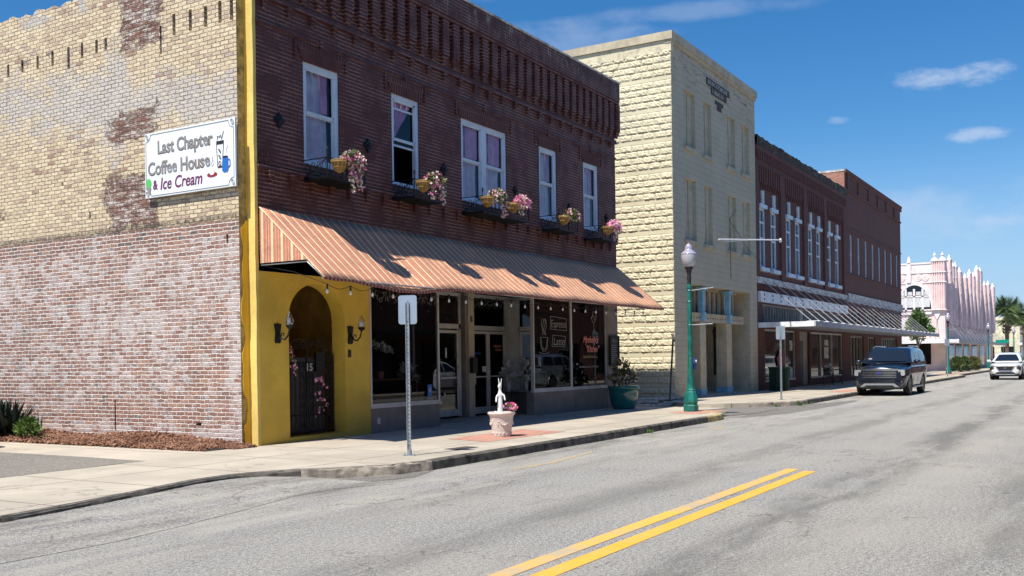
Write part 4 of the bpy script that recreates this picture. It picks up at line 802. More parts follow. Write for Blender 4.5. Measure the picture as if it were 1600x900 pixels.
mb = MB(); mb.box(21.38, 21.60, DY-.26, DY-.14, 1.30, 1.62); mb.prism([(21.38, 1.62), (21.60, 1.62), (21.56, 1.70), (21.42, 1.70)], 'y', DY-.26, DY-.14); tag(mb.build('mail_box', 'ink_black', bevel=.01), 'black metal mail box on the cream door post', 'mail box')
mb = MB(); mb.box(27.32, 27.92, 13.0, 13.05, 1.42, 2.30); mbx = tag(mb.build('menu_board', 'ink_black'), 'black framed menu board on the grey pier beside the right shop window', 'menu board')
mb = MB(); frame_rect(mb, 27.30, 27.94, 1.40, 2.32, 12.975, .04, .03); mb.build('frame', 'black_iron', mbx); text_mesh('lettering', 'MENU', .13, 'ink_grey', mbx, (27.44, 12.995, 2.12), (1, 0, 0), fit=.36)
mb = MB()
for k in range(9): mb.box(27.42, 27.72+.1*math.sin(k*3), 12.992, 12.996, 2.02-k*.06, 2.035-k*.06)
mb.build('menu_lines', 'ink_grey', mbx)
text_mesh('number_eight', '8', .22, 'ink_black', B, (21.44, DY-.145, 2.62), (1, 0, 0), bold=.004)
# ---- awning
A = thing('striped_awning', 'long salmon and cream striped canvas awning over the coffee house shopfront', 'awning', (12.97, 13.07, 3.1))
def az(x):  # sagging front edge
    s = 3.10; u = x-12.97
    return 3.12-.10*math.exp(-((u-2.2)/1.6)**2)-.10*math.exp(-((u-2.7)/.8)**2)*.3+.012*math.sin(u*2.1)-.015
def sag(x): return .085*math.sin((x-12.97)*math.pi/1.88)**2
xs = [12.97+15.09*i/120 for i in range(121)]; vs = []; n = 9
for x in xs:
    for j in range(n+1):
        v = j/n; y = 13.045-1.50*v; z = 4.42+(az(x)-4.42)*v-math.sin(v*math.pi)*sag(x)*(.6+.4*math.sin(x*1.3)); vs.append((x, y, z))
mb = MB(); mb.add(vs, [(i*(n+1)+j, (i+1)*(n+1)+j, (i+1)*(n+1)+j+1, i*(n+1)+j+1) for i in range(120) for j in range(n)]); cv = mb.build('canopy', 'striped_canvas', A, smooth=True); sm = cv.modifiers.new('s', 'SOLIDIFY'); sm.thickness = .012
mb = MB()
for i in range(120):
    a, b = xs[i], xs[i+1]; w = .045+.008*math.sin(i*.9); mb.quad((a, 11.543, az(a)), (b, 11.543, az(b)), (b, 11.545, az(b)-w), (a, 11.545, az(a)-w))
mb.build('valance', 'valance_trim', A) if 'valance_trim' in MATS else None
for xx in (12.972, 28.055):
    mb = MB(); mb.add([(xx, 13.04, 4.40), (xx, 13.04, 3.41), (xx, 11.93, 3.41), (xx, 11.55, az(xx)), ], [(0, 1, 2, 3)]); mb.build('side_panel', 'striped_canvas', A)
mb = MB()
for x in (13.0, 16.6, 20.2, 23.9, 28.0):
    mb.tube([(x, 13.04, 4.36), (x, 11.58, az(x)+.0)], .014, 6); mb.tube([(x, 13.04, 3.38), (x, 11.95, 3.38), (x, 11.58, az(x))], .014, 6)
mb.tube([(13., 11.6, 3.07), (28, 11.6, 3.07)], .016, 6); mb.build('frame', 'rod_steel', A)
# ---- string lights
SLT = thing('string_lights', 'string of clear bulbs swagged beneath the awning edge', 'string lights', (13.3, 11.75, 3.0))
pts = []; bl = MB(); sk = MB(); x = 13.25
while x < 27.9: pts.append(x); x += .62
wire = []
for a in pts[:-1]:
    for k in range(5): u = k/5; wire.append((a+.62*u, 11.72, 2.99-.05*math.sin(u*math.pi)*1.5))
mb = MB(); mb.tube(wire, .006, 4); mb.tube([(13.02, 13.0, 3.36), (13.05, 12.3, 3.22), (13.25, 11.72, 2.99)], .006, 4); mb.build('wire', 'ink_black', SLT)
for a in pts[:-1]:
    s_ = MB(); s_.cyl((a, 11.72, 2.99), (a, 11.72, 2.90), .016, .018, 8); s_.build('socket', 'ink_black', SLT)
    b_ = MB(); b_.lathe([(.012, 0), (.024, -.03), (.025, -.05), (.016, -.07), (0, -.078)], (a, 11.72, 2.90), 8); b_.build('bulb', 'bulb', SLT, smooth=True)
# ---- window balconies and baskets
def railing(x0, x1, lab):
    R = thing('window_railing', lab, 'railing', (x0, 13.07, 5.0), group='iron window railings'); y0, y1, zb, zt_ = 12.47, 13.06, 5.08, 5.44
    mb = MB(); r = .011
    for z in (zb, zt_): mb.tube([(x0, y1, z), (x0, y0, z), (x1, y0, z), (x1, y1, z)], r, 5)
    for x in (x0, (x0+x1)/2, x1): mb.tube([(x, y0, zb), (x, y0, zt_+.10)], r, 5); mb.blob((x, y0, zt_+.14), (.022, .022, .06), 6, 5)
    mb.build('rail_frame', 'black_iron', R); mb = MB(); k = x0+.12
    while k < x1-.05:
        mb.tube([(k+.06*math.cos(a)*s_, y0, 5.26+.12*math.sin(a)) for s_ in (1,) for a in np.linspace(0, 2*math.pi, 11)], .006, 4); mb.tube([(k+.09, y0, zb), (k+.09, y0, zt_)], .006, 4); k += .17
    for yy in np.linspace(y0+.08, y1-.1, 4):
        mb.tube([(x0, yy+.05*math.cos(a), 5.26+.12*math.sin(a)) for a in np.linspace(0, 2*math.pi, 11)], .006, 4); mb.tube([(x1, yy+.07, zb), (x1, yy+.07, zt_)], .006, 4)
    mb.tube([(x0, y1, zb), (x0, y0, zt_)], .009, 4)
    mb.build('scroll_bars', 'black_iron', R); mb = MB(); mb.box(x0, x1, y0, y1, zb-.03, zb-.012)
    for yy in np.linspace(y0, y1, 7): mb.tube([(x0, yy, zb-.035), (x1, yy, zb-.035)], .008, 4)
    mb.build('shelf', 'black_iron', R)
    return R
names_ = ['first and nearest upstairs window', 'second upstairs window with the open sash', 'wide double upstairs window', 'fourth upstairs window', 'farthest upstairs window']
for (a, b), nm in zip(WINS, names_): railing(a-.03, b+.03, 'black wrought iron railing box under the '+nm)
def basket(x, lab, seed, trail, pink=.5, visible=1.0):
    r_ = np.random.default_rng(seed); K = thing('flower_basket', lab, 'flower basket', (x, 12.38, 5.3), group='flower baskets on the window railings')
    mb = MB(); c = (x-.14, 12.36, 5.17)
    prof = [(.015, 0), (.07, .03), (.12, .10), (.155, .19), (.16, .23)]
    for i in range(12):
        a = 2*math.pi*i/12; mb.tube([(c[0]+q*math.cos(a+.5*z), c[1]+q*math.sin(a+.5*z), c[2]+z) for q, z in prof], .008, 4)
    for q, z in prof[1:]: mb.tube([(c[0]+q*math.cos(a), c[1]+q*math.sin(a), c[2]+z) for a in np.linspace(0, 2*math.pi, 17)], .008, 4)
    mb.build('wire_basket', 'gold_wire', K); mb = MB(); mb.lathe([(0, .01), (.06, .035), (.108, .10), (.14, .19), (.14, .215), (0, .20)], c, 14); mb.build('coir_liner', 'coir', K, smooth=True)
    P, Q, L = MB(), MB(), MB()
    def petal(mb, p, s_): 
        for _ in range(3): mb.leaf(p, (r_.random()-.5, -.3+r_.random()*.4-.3, r_.random()-.3), (r_.random()-.5, r_.random()-.5, r_.random()-.5), s_, s_*.85, (r_.random()-.5)*.02)
    for i in range(340):
        a, b = r_.random()*6.28, r_.random(); rr = .27*math.sqrt(b); p = (x+.16+rr*1.1*math.cos(a), 12.30+rr*.7*math.sin(a), 5.37+.16*(1-b)+(r_.random()-.5)*.20)
        k = r_.random(); m_ = P if k < pink else (Q if k < pink+.25 else L); petal(m_, p, .058 if m_ is not L else .075)
    for t_, (dx, ln) in enumerate(trail):
        for i in range(int(ln*150)):
            u = r_.random(); p = (x+dx+.05+(r_.random()-.5)*.20*(1-u*.6)+.02*math.sin(u*8), 12.22+(r_.random()-.5)*.12, 5.36-u*ln); k = r_.random(); petal(Q if k < .5 else (P if k < .8 else L), p, .045 if k < .8 else .06)
    P.build('pink_flowers', 'pink_petals', K); Q.build('pale_flowers', 'pale_petals', K); L.build('leaves', 'bush_leaves', K); return K
basket(14.50, 'golden basket of pink flowers with the two longest trails, on the nearest upstairs railing', 1, [(.0, .55), (.22, .50), (.1, .3)])
basket(17.15, 'golden basket of pink and pale flowers on the railing of the open sash window', 2, [(-.1, .35), (.28, .42)], .45)
basket(19.66, 'golden basket with a trailing flower tail, left one on the wide double window railing', 3, [(.25, .40), (.35, .35)], .35); basket(20.80, 'golden basket full of pink blooms, right one on the wide double window railing', 4, [(-.05, .25)], .65)
basket(23.42, 'golden basket with few pink blooms to its right, on the fourth window railing', 5, [(.25, .08)], .30); basket(26.05, 'pink flower basket with one white trail on the farthest upstairs railing', 6, [(.05, .38)], .75)
# ---- wall sign
SG = thing('wall_sign', 'white painted board sign reading Last Chapter Coffee House & Ice Cream on the side wall', 'sign', (12.60, 14.4, 4.75))
sy0, sy1, sz0, sz1 = 13.215, 15.60, 4.76, 5.975
mb = MB(); mb.box(12.585, 12.625, sy0, sy1, sz0, sz1); mb.build('board', 'sign_white', SG, bevel=.004)
XS = 12.581
def stx(txt, size, m_, yl, z, fit=None, shear=0., bold=0., ex=.0012): return text_mesh('lettering', txt, size, m_, SG, (XS, yl, z), (0, -1, 0), (0, 0, 1), ex, shear, bold, 'LEFT', 1., fit)
def sst(paths, r, m_, nm='painted_art'):
    mb = MB()
    for p in paths: mb.tube([(XS, y, z) for y, z in p], r, 4)
    return mb.build(nm, m_, SG)
for dz, dy, m_, bo, ex in ((.0, .0, 'ink_brown', .010, .0008), (.004, .0, 'ink_grey', .002, .003)):
    stx('Last Chapter', .34, m_, 15.25-dy, 5.56+dz, fit=1.46, bold=bo, ex=ex); stx('Coffee House', .34, m_, 15.52-dy, 5.18+dz, fit=1.66, bold=bo, ex=ex)
stx('&', .24, 'ink_plum', 15.38, 4.91, fit=.13, bold=.006); stx('Ice Cream', .31, 'ink_plum', 15.19, 4.89, fit=1.12, shear=.18, bold=.004)
bd = .035; A_ = sy1-bd; B_ = sy0+bd; q = .13
sst([[(A_-q, sz1-bd), (B_+q, sz1-bd)], [(A_-q, sz0+bd), (B_+q, sz0+bd)], [(A_, sz0+bd+q), (A_, sz1-bd-q)], [(B_, sz0+bd+q), (B_, sz1-bd-q)]]+[[(cy+sy*q*math.cos(a), cz+sz*q*math.sin(a)) for a in np.linspace(0, math.pi/2, 8)] for cy, sy, cz, sz in ((A_, -1, sz1-bd, -1), (B_, 1, sz1-bd, -1), (A_, -1, sz0+bd, 1), (B_, 1, sz0+bd, 1))], .005, 'ink_grey', 'border_line')
for cy, cz in ((A_-.03, sz1-.075), (B_+.03, sz1-.075), (A_-.03, sz0+.075), (B_+.03, sz0+.075)): sst([[(cy+.03*math.cos(a)+.02*math.sin(a), cz+.05*math.sin(a)) for a in np.linspace(0, 2*math.pi, 13)], [(cy+.015, cz+.03), (cy-.015, cz-.03)]], .006, 'ink_grey', 'coffee_bean')
def disc(m_, cy, cz, ry, rz, nm, d=.0): MB().prism([(cy+ry*math.cos(a), cz+rz*math.sin(a)) for a in np.linspace(0, 2*math.pi, 19)[:-1]], 'x', XS-d-.002, XS-d).build(nm, m_, SG)
def pg(m_, pts, nm, d=.0): MB().prism(pts, 'x', XS-d-.002, XS-d).build(nm, m_, SG)
disc('ink_green', 15.50, 5.03, .075, .09, 'ice_cream_scoop'); pg('ink_grey', [(15.56, 4.95), (15.43, 4.95), (15.47, 4.80)], 'ice_cream_cone', .003)
pg('ink_black', [(13.69, 5.60), (13.49, 5.60), (13.51, 5.54), (13.67, 5.54)], 'glass_rim'); pg('ink_black', [(13.66, 5.15), (13.53, 5.15), (13.54, 5.12), (13.65, 5.12)], 'glass_foot')
sst([[(13.68, 5.56), (13.655, 5.14)], [(13.50, 5.56), (13.54, 5.14)], [(13.55, 5.62), (13.50, 5.76)], [(13.66, 5.62), (13.65, 5.69), (13.60, 5.66), (13.58, 5.70), (13.54, 5.63)]]+[[(13.60+.03*math.sin(k+a), 5.2+.11*k+.04*math.cos(a)) for a in np.linspace(0, 6, 7)] for k in range(3)], .006, 'ink_black', 'soda_glass')
pg('ink_blue', [(13.53, 5.30), (13.39, 5.30), (13.385, 5.06), (13.42, 5.03), (13.50, 5.03), (13.54, 5.06)], 'blue_mug', .004); sst([[(13.39, 5.25), (13.345, 5.24), (13.34, 5.14), (13.39, 5.10)]], .010, 'ink_blue', 'mug_handle'); disc('ink_black', 13.46, 5.30, .07, .018, 'mug_mouth', .007)
disc('ink_red', 13.80, 5.02, .13, .045, 'saucer'); disc('sign_white', 13.80, 5.075, .07, .065, 'cup', .004); sst([[(13.80+.025*math.sin(j*1.1+k*2)-.03*k, 5.16+j*.03) for j in range(7)] for k in range(2)]+[[(13.42+.02*math.sin(j*1.1), 5.36+j*.03) for j in range(6)]], .003, 'ink_grey', 'steam')
# ------------------------------------------------------------ pavement things by the coffee house
def sign_post(x, y, lab, h=2.5, z0=.15, rot=0.):
    P = thing('sign_post', lab, 'sign', (x, y, z0), rot, group='blank backed parking signs'); mb = MB()
    # U-channel post
    mb.box(-.028, .028, -.004, .004, 0.02, h-.12); mb.box(-.030, -.022, -.026, -.004, 0.02, h-.12); mb.box(.022, .030, -.026, -.004, .02, h-.12)
    mb.build('post', 'galvanised', P, local=True)
    mb = MB()
    for k in range(34): mb.box(-.006, .006, -.0062, -.0041, .15+k*.06, .175+k*.06)
    mb.build('post_holes', 'ink_black', P, local=True)
    mb = MB(); mb.box(-.10, .10, -.05, .05, 0, .012); mb.cyl((0, 0, .01), (0, 0, .10), .04, .034, 10)
    for sx in (-.075, .075): mb.cyl((sx, 0, .012), (sx, 0, .03), .014, .014, 6)
    mb.build('base_plate', 'galvanised', P, local=True)
    pl = [];  w, hh, r = .15, .225, .04
    for cx, cz, a0 in ((w-r, hh-r, 0), (-w+r, hh-r, 90), (-w+r, -hh+r, 180), (w-r, -hh+r, 270)):
        for k in range(5): a = math.radians(a0+k*22.5); pl.append((cx+r*math.cos(a), h-.23+cz+r*math.sin(a)))
    mb = MB(); mb.prism(pl, 'y', .006, .010); mb.build('sign_plate', 'sign_back', P, local=True)
    mb = MB(); mb.cyl((0, -.01, h-.10), (0, .012, h-.10), .012, .012, 6); mb.cyl((0, -.01, h-.36), (0, .012, h-.36), .012, .012, 6); mb.build('bolt', 'galvanised', P, local=True)
    return P
sp = sign_post(12.47, 9.40, 'grey metal sign seen from behind on a post by the near kerb corner', rot=-math.pi/2+.33)
copy_tree(sp, (33.55, 9.62, .15), -math.pi/2+.2, 'grey metal sign seen from behind on the pavement near the slatted green bin')
copy_tree(sp, (72.0, 9.5, .15), -math.pi/2+.2, 'far grey sign seen from behind just above the roof of the parked black car')
# urn planter
PL = thing('urn_planter', 'cream moulded urn planter standing on the brick paving by the kerb', 'planter', (16.34, 10.1, .154)); c = (16.34, 10.1, .154)
MB().lathe([(0, 0), (.17, 0), (.18, .02), (.178, .05), (.195, .15), (.215, .28), (.228, .38), (.24, .41), (.262, .425), (.27, .45), (.258, .47), (.225, .465), (.215, .42), (0, .41)], c, 40).build('urn', 'planter_cream', PL, smooth=True, auto=50)
mb = MB()
for k in range(16):
    a = 2*math.pi*k/16; mb.blob((c[0]+.182*math.cos(a), c[1]+.182*math.sin(a), c[2]+.07), (.016, .016, .028), 6, 5)
for k in range(4):
    a0 = k*math.pi/2+.2
    for j in range(9): u = j/8; a = a0+u*1.2; mb.blob((c[0]+.214*math.cos(a), c[1]+.214*math.sin(a), c[2]+.34-.11*math.sin(u*math.pi)), (.018, .018, .016), 6, 5)
    for j in range(3): mb.blob((c[0]+.212*math.cos(a0), c[1]+.212*math.sin(a0), c[2]+.34-j*.05), (.014, .014, .022), 6, 5)
mb.build('relief_garland', 'planter_cream', PL, smooth=True); MB().lathe([(0, 0), (.2, 0)], (c[0], c[1], c[2]+.425), 20).build('soil', 'soil', PL)
FX, FY = 16.47, 10.02
FL = thing('planter_flowers', 'bright pink and magenta flowers in the urn planter beside the white rabbit', 'flowers', (FX, FY, .58))
ms = {'pink_petals': MB(), 'magenta_petals': MB(), 'bush_leaves': MB(), 'pale_petals': MB()}
for k in range(46):
    a = rng.random()*6.28; r = .17*math.sqrt(rng.random()); cx, cy, cz = FX+r*math.cos(a), FY+r*math.sin(a), .63+.10*rng.random()+.05*(1-r/.17)
    nm = ('magenta_petals', 'pink_petals', 'pink_petals', 'bush_leaves', 'pale_petals')[int(rng.random()*5)]; m_ = ms[nm]
    for j in range(9): b = rng.random()*6.28; m_.leaf((cx, cy, cz), (math.cos(b), math.sin(b), .3+rng.random()*.5), (0, 0, 1), .055, .04, .01)
for k in range(7): a = 2*math.pi*k/7; [ms['magenta_petals'].leaf((16.45, 9.95, .76), (math.cos(a+j*.4), math.sin(a+j*.4), .2+j*.3), (0, 0, 1), .10-j*.015, .07, .015) for j in range(3)]
for nm, lbl in (('pink_petals', 'pink_bloom'), ('magenta_petals', 'magenta_bloom'), ('bush_leaves', 'leaves'), ('pale_petals', 'pale_bloom')): ms[nm].build(lbl, nm, FL)
# rabbit figurine: one continuous skinned shape
def skin(name, verts, edges, radii, material, parent=None, sub=2, loc=(0, 0, 0)):
    me = bpy.data.meshes.new(name); me.from_pydata(verts, edges, []); o = bpy.data.objects.new(name, me); C.objects.link(o)
    sk = o.modifiers.new('skin', 'SKIN'); sb = o.modifiers.new('sub', 'SUBSURF'); sb.levels = sub; sb.render_levels = sub
    if not me.skin_vertices:
        bpy.context.view_layer.objects.active = o
    d = me.skin_vertices[0].data
    for i, r in enumerate(radii): d[i].radius = r if isinstance(r, tuple) else (r, r); d[i].use_root = (i == 0)
    bpy.context.view_layer.update(); m2 = bpy.data.meshes.new_from_object(o.evaluated_get(bpy.context.evaluated_depsgraph_get())); bpy.data.objects.remove(o)
    m2.name = name; m2.materials.clear(); m2.materials.append(MATS[material]); m2.polygons.foreach_set('use_smooth', [True]*len(m2.polygons)); o = bpy.data.objects.new(name, m2); C.objects.link(o); o.location = loc
    if parent: o.parent = parent
    return o
V = [(0, 0, .16), (0, 0, .30), (0, 0, .42), (0, 0, .50), (0, 0, .57), (0, 0, .04),            # body..neck..head, base
     (.02, -.03, .64), (.028, -.035, .72), (-.02, -.03, .64), (-.03, -.03, .73),                 # ears
     (-.035, -.02, .57), (.075, -.02, .40), (.09, -.05, .30), (-.07, -.03, .38), (-.085, -.07, .27), (.06, .0, .02), (-.08, -.0, .04), (-.10, -.03, .10)]
Ed = [(0, 1), (1, 2), (2, 3), (3, 4), (0, 5), (4, 6), (6, 7), (4, 8), (8, 9), (4, 10), (2, 11), (11, 12), (2, 13), (13, 14), (5, 15), (5, 16), (16, 17)]
Rr = [.055, .050, .040, .027, .034, .055, .011, .006, .011, .006, .016, .018, .016, .018, .016, .035, .03, .026]
rb = skin('rabbit_figurine', V, Ed, Rr, 'rabbit_white', loc=(16.17, 10.02, .55)); rb.rotation_euler = (0, 0, -.9); tag(rb, 'slender white standing rabbit figurine with upright ears in the urn planter', 'figurine')
# green pot
GP = thing('glazed_pot', 'large round teal glazed pot with a reddish leafy shrub against the shop pier', 'potted plant', (26.72, 12.3, .155)); c = (26.72, 12.3, .155)
MB().lathe([(0, 0), (.30, 0), (.34, .05), (.40, .25), (.43, .45), (.435, .56), (.46, .58), (.47, .64), (.45, .67), (.41, .66), (.40, .60), (0, .58)], c, 36).build('pot', 'teal_glaze', GP, smooth=True, auto=50)
mb = MB()
for k in range(9):
    a = 6.28*k/9; mb.tube([(c[0]+.1*math.cos(a), c[1]+.1*math.sin(a), c[2]+.58), (c[0]+.2*math.cos(a), c[1]+.2*math.sin(a), c[2]+.85), (c[0]+(.3+.1*rng.random())*math.cos(a), c[1]+.3*math.sin(a), c[2]+1.05+.2*rng.random())], .012, 5)
mb.build('stems', 'trunk', GP); mb = MB(); leafclump(mb, (c[0]-.02, c[1], c[2]+.84), (.50, .42, .22), 260, .12, .055); leafclump(mb, (c[0]-.15, c[1], c[2]+1.12), (.34, .25, .26), 120, .12, .055); mb.build('leaves', 'pot_leaves', GP)
mb = MB(); leafclump(mb, (c[0]+.1, c[1]-.1, c[2]+.85), (.3, .25, .2), 60, .12, .06); mb.build('pale_leaves', 'pale_petals', GP)
# agave, bush
def blades(name, lab, c, n, L_, m_, cat='plant', w=.05):
    mb = MB()
    for i in range(n):
        a = rng.random()*6.283; e = .35+rng.random()*1.1; d = Vector((math.cos(a)*math.cos(e), math.sin(a)*math.cos(e), math.sin(e))); side = Vector((-math.sin(a), math.cos(a), 0)); p = Vector(c)+Vector((rng.normal()*.12, rng.normal()*.12, 0)); l = L_*(.6+.5*rng.random())
        prev = p; pw = w*.6; seg = 4; vs = []
        for k in range(seg+1):
            u = k/seg; q = p+d*l*u+Vector((0, 0, -.22*l*u*u*math.cos(e))); ww = w*(.5+1.1*u)*(1-u)**.6 if k < seg else .002; vs += [q-side*ww, q+side*ww]
        mb.add(vs, [(2*k, 2*k+1, 2*k+3, 2*k+2) for k in range(seg)])
    return tag(mb.build(name, m_), lab, cat)
for k, (x, y) in enumerate(((12.10, 19.35),)): blades('agave_plant', 'dark spiky agave clump against the side wall at the left', (x, y, .25), 240, .80, 'agave_leaves')
blades('agave_plant', 'second dark spiky agave, cut by the left edge of the view', (12.1, 20.6, .25), 160, .9, 'agave_leaves')
mb = MB(); leafclump(mb, (11.98, 18.42, .36), (.24, .24, .2), 700, .07, .035); tag(mb.build('green_bush', 'bush_leaves'), 'small bright green bush in front of the dark agave', 'bush')
# ------------------------------------------------------------ street lamps
def street_lamp(loc, lab, banner=True):
    L = thing('street_lamp', lab, 'street lamp', loc, group='green acorn street lamps'); n = 8
    mb = MB(); mb.lathe([(0, 0), (.215, 0), (.215, .16), (.20, .18), (.185, .19), (.185, .23), (.20, .25), (.20, .33), (.15, .52), (.13, .56), (.135, .60), (.12, .62), (.098, .85), (.092, .88)], (0, 0, 0), n); mb.build('base', 'lamp_green', L, local=True)
    mb = MB(); mb.lathe([(.090, .88), (.075, 1.2), (.070, 1.5), (.060, 3.35), (.075, 3.36), (.075, 3.42), (.05, 3.44), (.05, 3.50), (0, 3.50)], (0, 0, 0), 12); mb.build('shaft', 'lamp_green', L, local=True, smooth=True, auto=35)
    mb = MB(); mb.lathe([(0, 3.50), (.055, 3.50), (.05, 3.56), (.06, 3.62), (.055, 3.68), (.05, 3.72), (.08, 3.86), (.12, 3.92), (.12, 3.94), (0, 3.94)], (0, 0, 0), 16); mb.build('lamp_neck', 'ink_black', L, local=True, smooth=True, auto=35)
    gl = MB(); gl.lathe([(.10, 3.935), (.15, 4.0), (.19, 4.11), (.208, 4.22), (.205, 4.29)], (0, 0, 0), 20); g = gl.build('lamp_globe', 'globe_white', L, local=True, smooth=True)
    tp = MB(); tp.lathe([(.212, 4.29), (.205, 4.32), (.15, 4.37), (.105, 4.40), (.095, 4.43), (.095, 4.50), (.06, 4.56), (.02, 4.58), (0, 4.62)], (0, 0, 0), 20); tp.build('globe_cap', 'cap_glass', g, local=True, smooth=True)
    if banner:
        mb = MB(); mb.cyl((0, -.05, 3.30), (.10, -.66, 3.36), .014); mb.build('banner_arm', 'galvanised', L, local=True); mb = MB(); mb.cyl((0, -.05, 2.36), (.10, -.62, 2.38), .014); mb.build('banner_arm', 'galvanised', L, local=True)
        mb = MB()
        for z in (3.3, 2.36, 3.0, 1.45): mb.lathe([(.066, z-.02), (.076, z), (.066, z+.02)], (0, 0, 0), 12)
        mb.build('collar', 'lamp_green', L, local=True)
    return L
tq = NT('globe_white'); tq.p.inputs['Base Color'].default_value = (.62, .62, .66, 1); tq.p.inputs['Roughness'].default_value = .25; tq.p.inputs['Transmission Weight'].default_value = .25
tq = NT('cap_glass'); tq.p.inputs['Base Color'].default_value = (.5, .46, .58, 1); tq.p.inputs['Roughness'].default_value = .12; tq.p.inputs['Metallic'].default_value = .3
LP = street_lamp((25.86, 9.9, .15), 'nearest tall green lamp post with acorn globe, at the end of the coffee house pavement')
copy_tree(LP, (80.9, 10.6, .15), None, 'green lamp post with acorn globe at the corner of the pink building'); copy_tree(LP, (112.0, 10.9, .15), None, 'green lamp post rising behind the hedge in front of the pink building')
mb = MB(); mb.prism([(25.98+.09*math.cos(a)*(1+.2*math.sin(3*a)), 1.45+.16*math.sin(a)) for a in np.linspace(0, 2*math.pi, 14)[:-1]], 'y', 9.80, 9.84); b_ = tag(mb.build('blue_bow', 'ink_blue'), 'small blue and white bow tied on the nearest lamp post', 'bow'); b_.data.materials[0] = mat('bow_blue', (.04, .05, .30), .5); mb = MB(); mb.blob((25.99, 9.78, 1.52), (.03, .02, .04)); mb.build('bow_knot', 'sign_white', b_)
# leaning pole
mb = MB(); mb.tube([(31.35, 12.75, .12), (32.25, 12.95, 2.42)], .035, 8); mb.tube([(32.2, 12.9, 2.2), (32.3, 13.0, 2.45)], .05, 8); tag(mb.build('leaning_pole', 'red_brown_metal'), 'old grey pipe leaning against the corner of the cream block building', 'pole')
# ------------------------------------------------------------ cream block building
CX = 32.75; CR = 42.3; CZ = 13.02
D = thing('cream_building', 'tall three storey cream rock faced block building with bricked up windows', 'building', (CX, 13.07, 0))
mb = MB(); rb_ = np.random.default_rng(5)
z = 0.12; row = 0
while z < 12.35:
    sm_ = row % 5 == 2; h = .15 if sm_ else .232; off = (row % 2)*.22
    y = 13.09
    if sm_: mb.box(CX-.004, CX+.1, 13.09, 19.0, z+.008, z+h-.004)
    else:
        y = 13.09-off+.0; first = True
        while y < 19.0:
            ya = max(y, 13.09); yb = y+.44; dep = .022+.02*rb_.random(); nu, nv = 9, 5; vs = []
            for i in range(nu+1):
                for j in range(nv+1):
                    u, v = i/nu, j/nv; e = (4*u*(1-u))**.07*(4*v*(1-v))**.12; d = dep*e*(.5+.8*rb_.random())*(1.25-.45*v)
                    if i in (0, nu) or j in (0, nv): d = 0.0
                    vs.append((CX-d, ya+.002+(yb-ya-.004)*u, z+.004+(h-.008)*v))
            mb.add(vs, [(i*(nv+1)+j, i*(nv+1)+j+1, (i+1)*(nv+1)+j+1, (i+1)*(nv+1)+j) for i in range(nu) for j in range(nv)])
            y = yb
    z += h; row += 1
mb.quad((CX+.012, 13.09, 0), (CX+.012, 30, 0), (CX+.012, 30, 12.4), (CX+.012, 13.09, 12.4)); mb.box(CX-.03, CX+.2, 13.07, 30, 12.34, 12.735)
mb.build('side_wall', 'cream_rock_face', D)
CW = [(34.0, 35.1), (35.95, 36.85), (38.6, 39.65), (40.4, 41.5)]; holes = [(a, b, 9.25, 11.30) for a, b in CW]+[(a, b, 5.88, 8.12) for a, b in CW]+[(34.3, 41.3, 0.2, 4.32)]
mb = MB(); wall_grid(mb, 'y', 13.12, CX, CR, 0, 12.72, holes, .13); mb.build('front_wall', 'cream_block_front', D)
mb = MB(); mb.box(CX-.10, CR+.03, 13.0, 13.3, 12.74, 13.02); mb.box(CX-.05, CR+.01, 13.05, 13.3, 12.62, 12.74); mb.box(CX-.10, CX+.15, 13.3, 30, 12.74, 13.02); mb.build('cornice', 'cream_paint', D)
for a, b in CW:
    for z0, z1 in ((9.25, 11.30), (5.88, 8.12)): MB().quad((a, 13.24, z0), (b, 13.24, z0), (b, 13.24, z1), (a, 13.24, z1)).build('blocked_window', 'cream_paint', D)
for a, b in CW:
    for z0 in (9.25, 5.88): MB().box(a-.09, b+.09, 13.03, 13.2, z0-.14, z0-.003).build('sill', 'cream_paint', D)
for a, b in CW:
    for z0, z1 in ((9.25, 11.30), (5.88, 8.12)): MB().box((a+b)/2-.01, (a+b)/2+.01, 13.225, 13.239, z0+.03, z1-.03).build('board_joint', 'cream_grey', D)
mb = MB(); mb.box(CX+.2, CR, 13.3, 30, 12.2, 12.3); mb.quad((CR, 13.12, 0), (CR, 30, 0), (CR, 30, 12.7), (CR, 13.12, 12.7)); mb.quad((CX, 30, 0), (CR, 30, 0), (CR, 30, 12.7), (CX, 30, 12.7)); mb.build('roof', 'flat_grey_roof', D)
# weathered date stone: stepped dark plaque with raised strokes
mb = MB(); mb.box(36.35, 38.95, 13.09, 13.118, 12.02, 12.28); mb.box(36.85, 38.6, 13.09, 13.118, 11.74, 12.02); mb.box(37.3, 38.2, 13.10, 13.118, 11.45, 11.60); mb.box(37.5, 38.0, 13.10, 13.118, 11.25, 11.45); dk = mb.build('date_stone', 'stone_dark', D) if 'stone_dark' in MATS else None
mb = MB()
for (x0, x1, zz) in ((36.45, 38.85, 12.06), (36.95, 38.5, 11.79)):
    x = x0
    while x < x1-.15:
        k = int(rb_.random()*4); mb.box(x, x+.045, 13.082, 13.09, zz, zz+.17); 
        if k != 0: mb.box(x, x+.15, 13.082, 13.09, zz+.13, zz+.17)
        if k in (1, 3): mb.box(x, x+.13, 13.082, 13.09, zz, zz+.035)
        if k > 1: mb.box(x+.11, x+.15, 13.082, 13.09, zz+.0, zz+.17)
        x += .235
mb.build('worn_letters', 'weathered_white', D)
mb = MB(); mb.cyl((41.05, 13.11, 12.2), (41.05, 13.125, 12.2), .06, .06, 12); mb.build('drain_hole', 'ink_black', D)
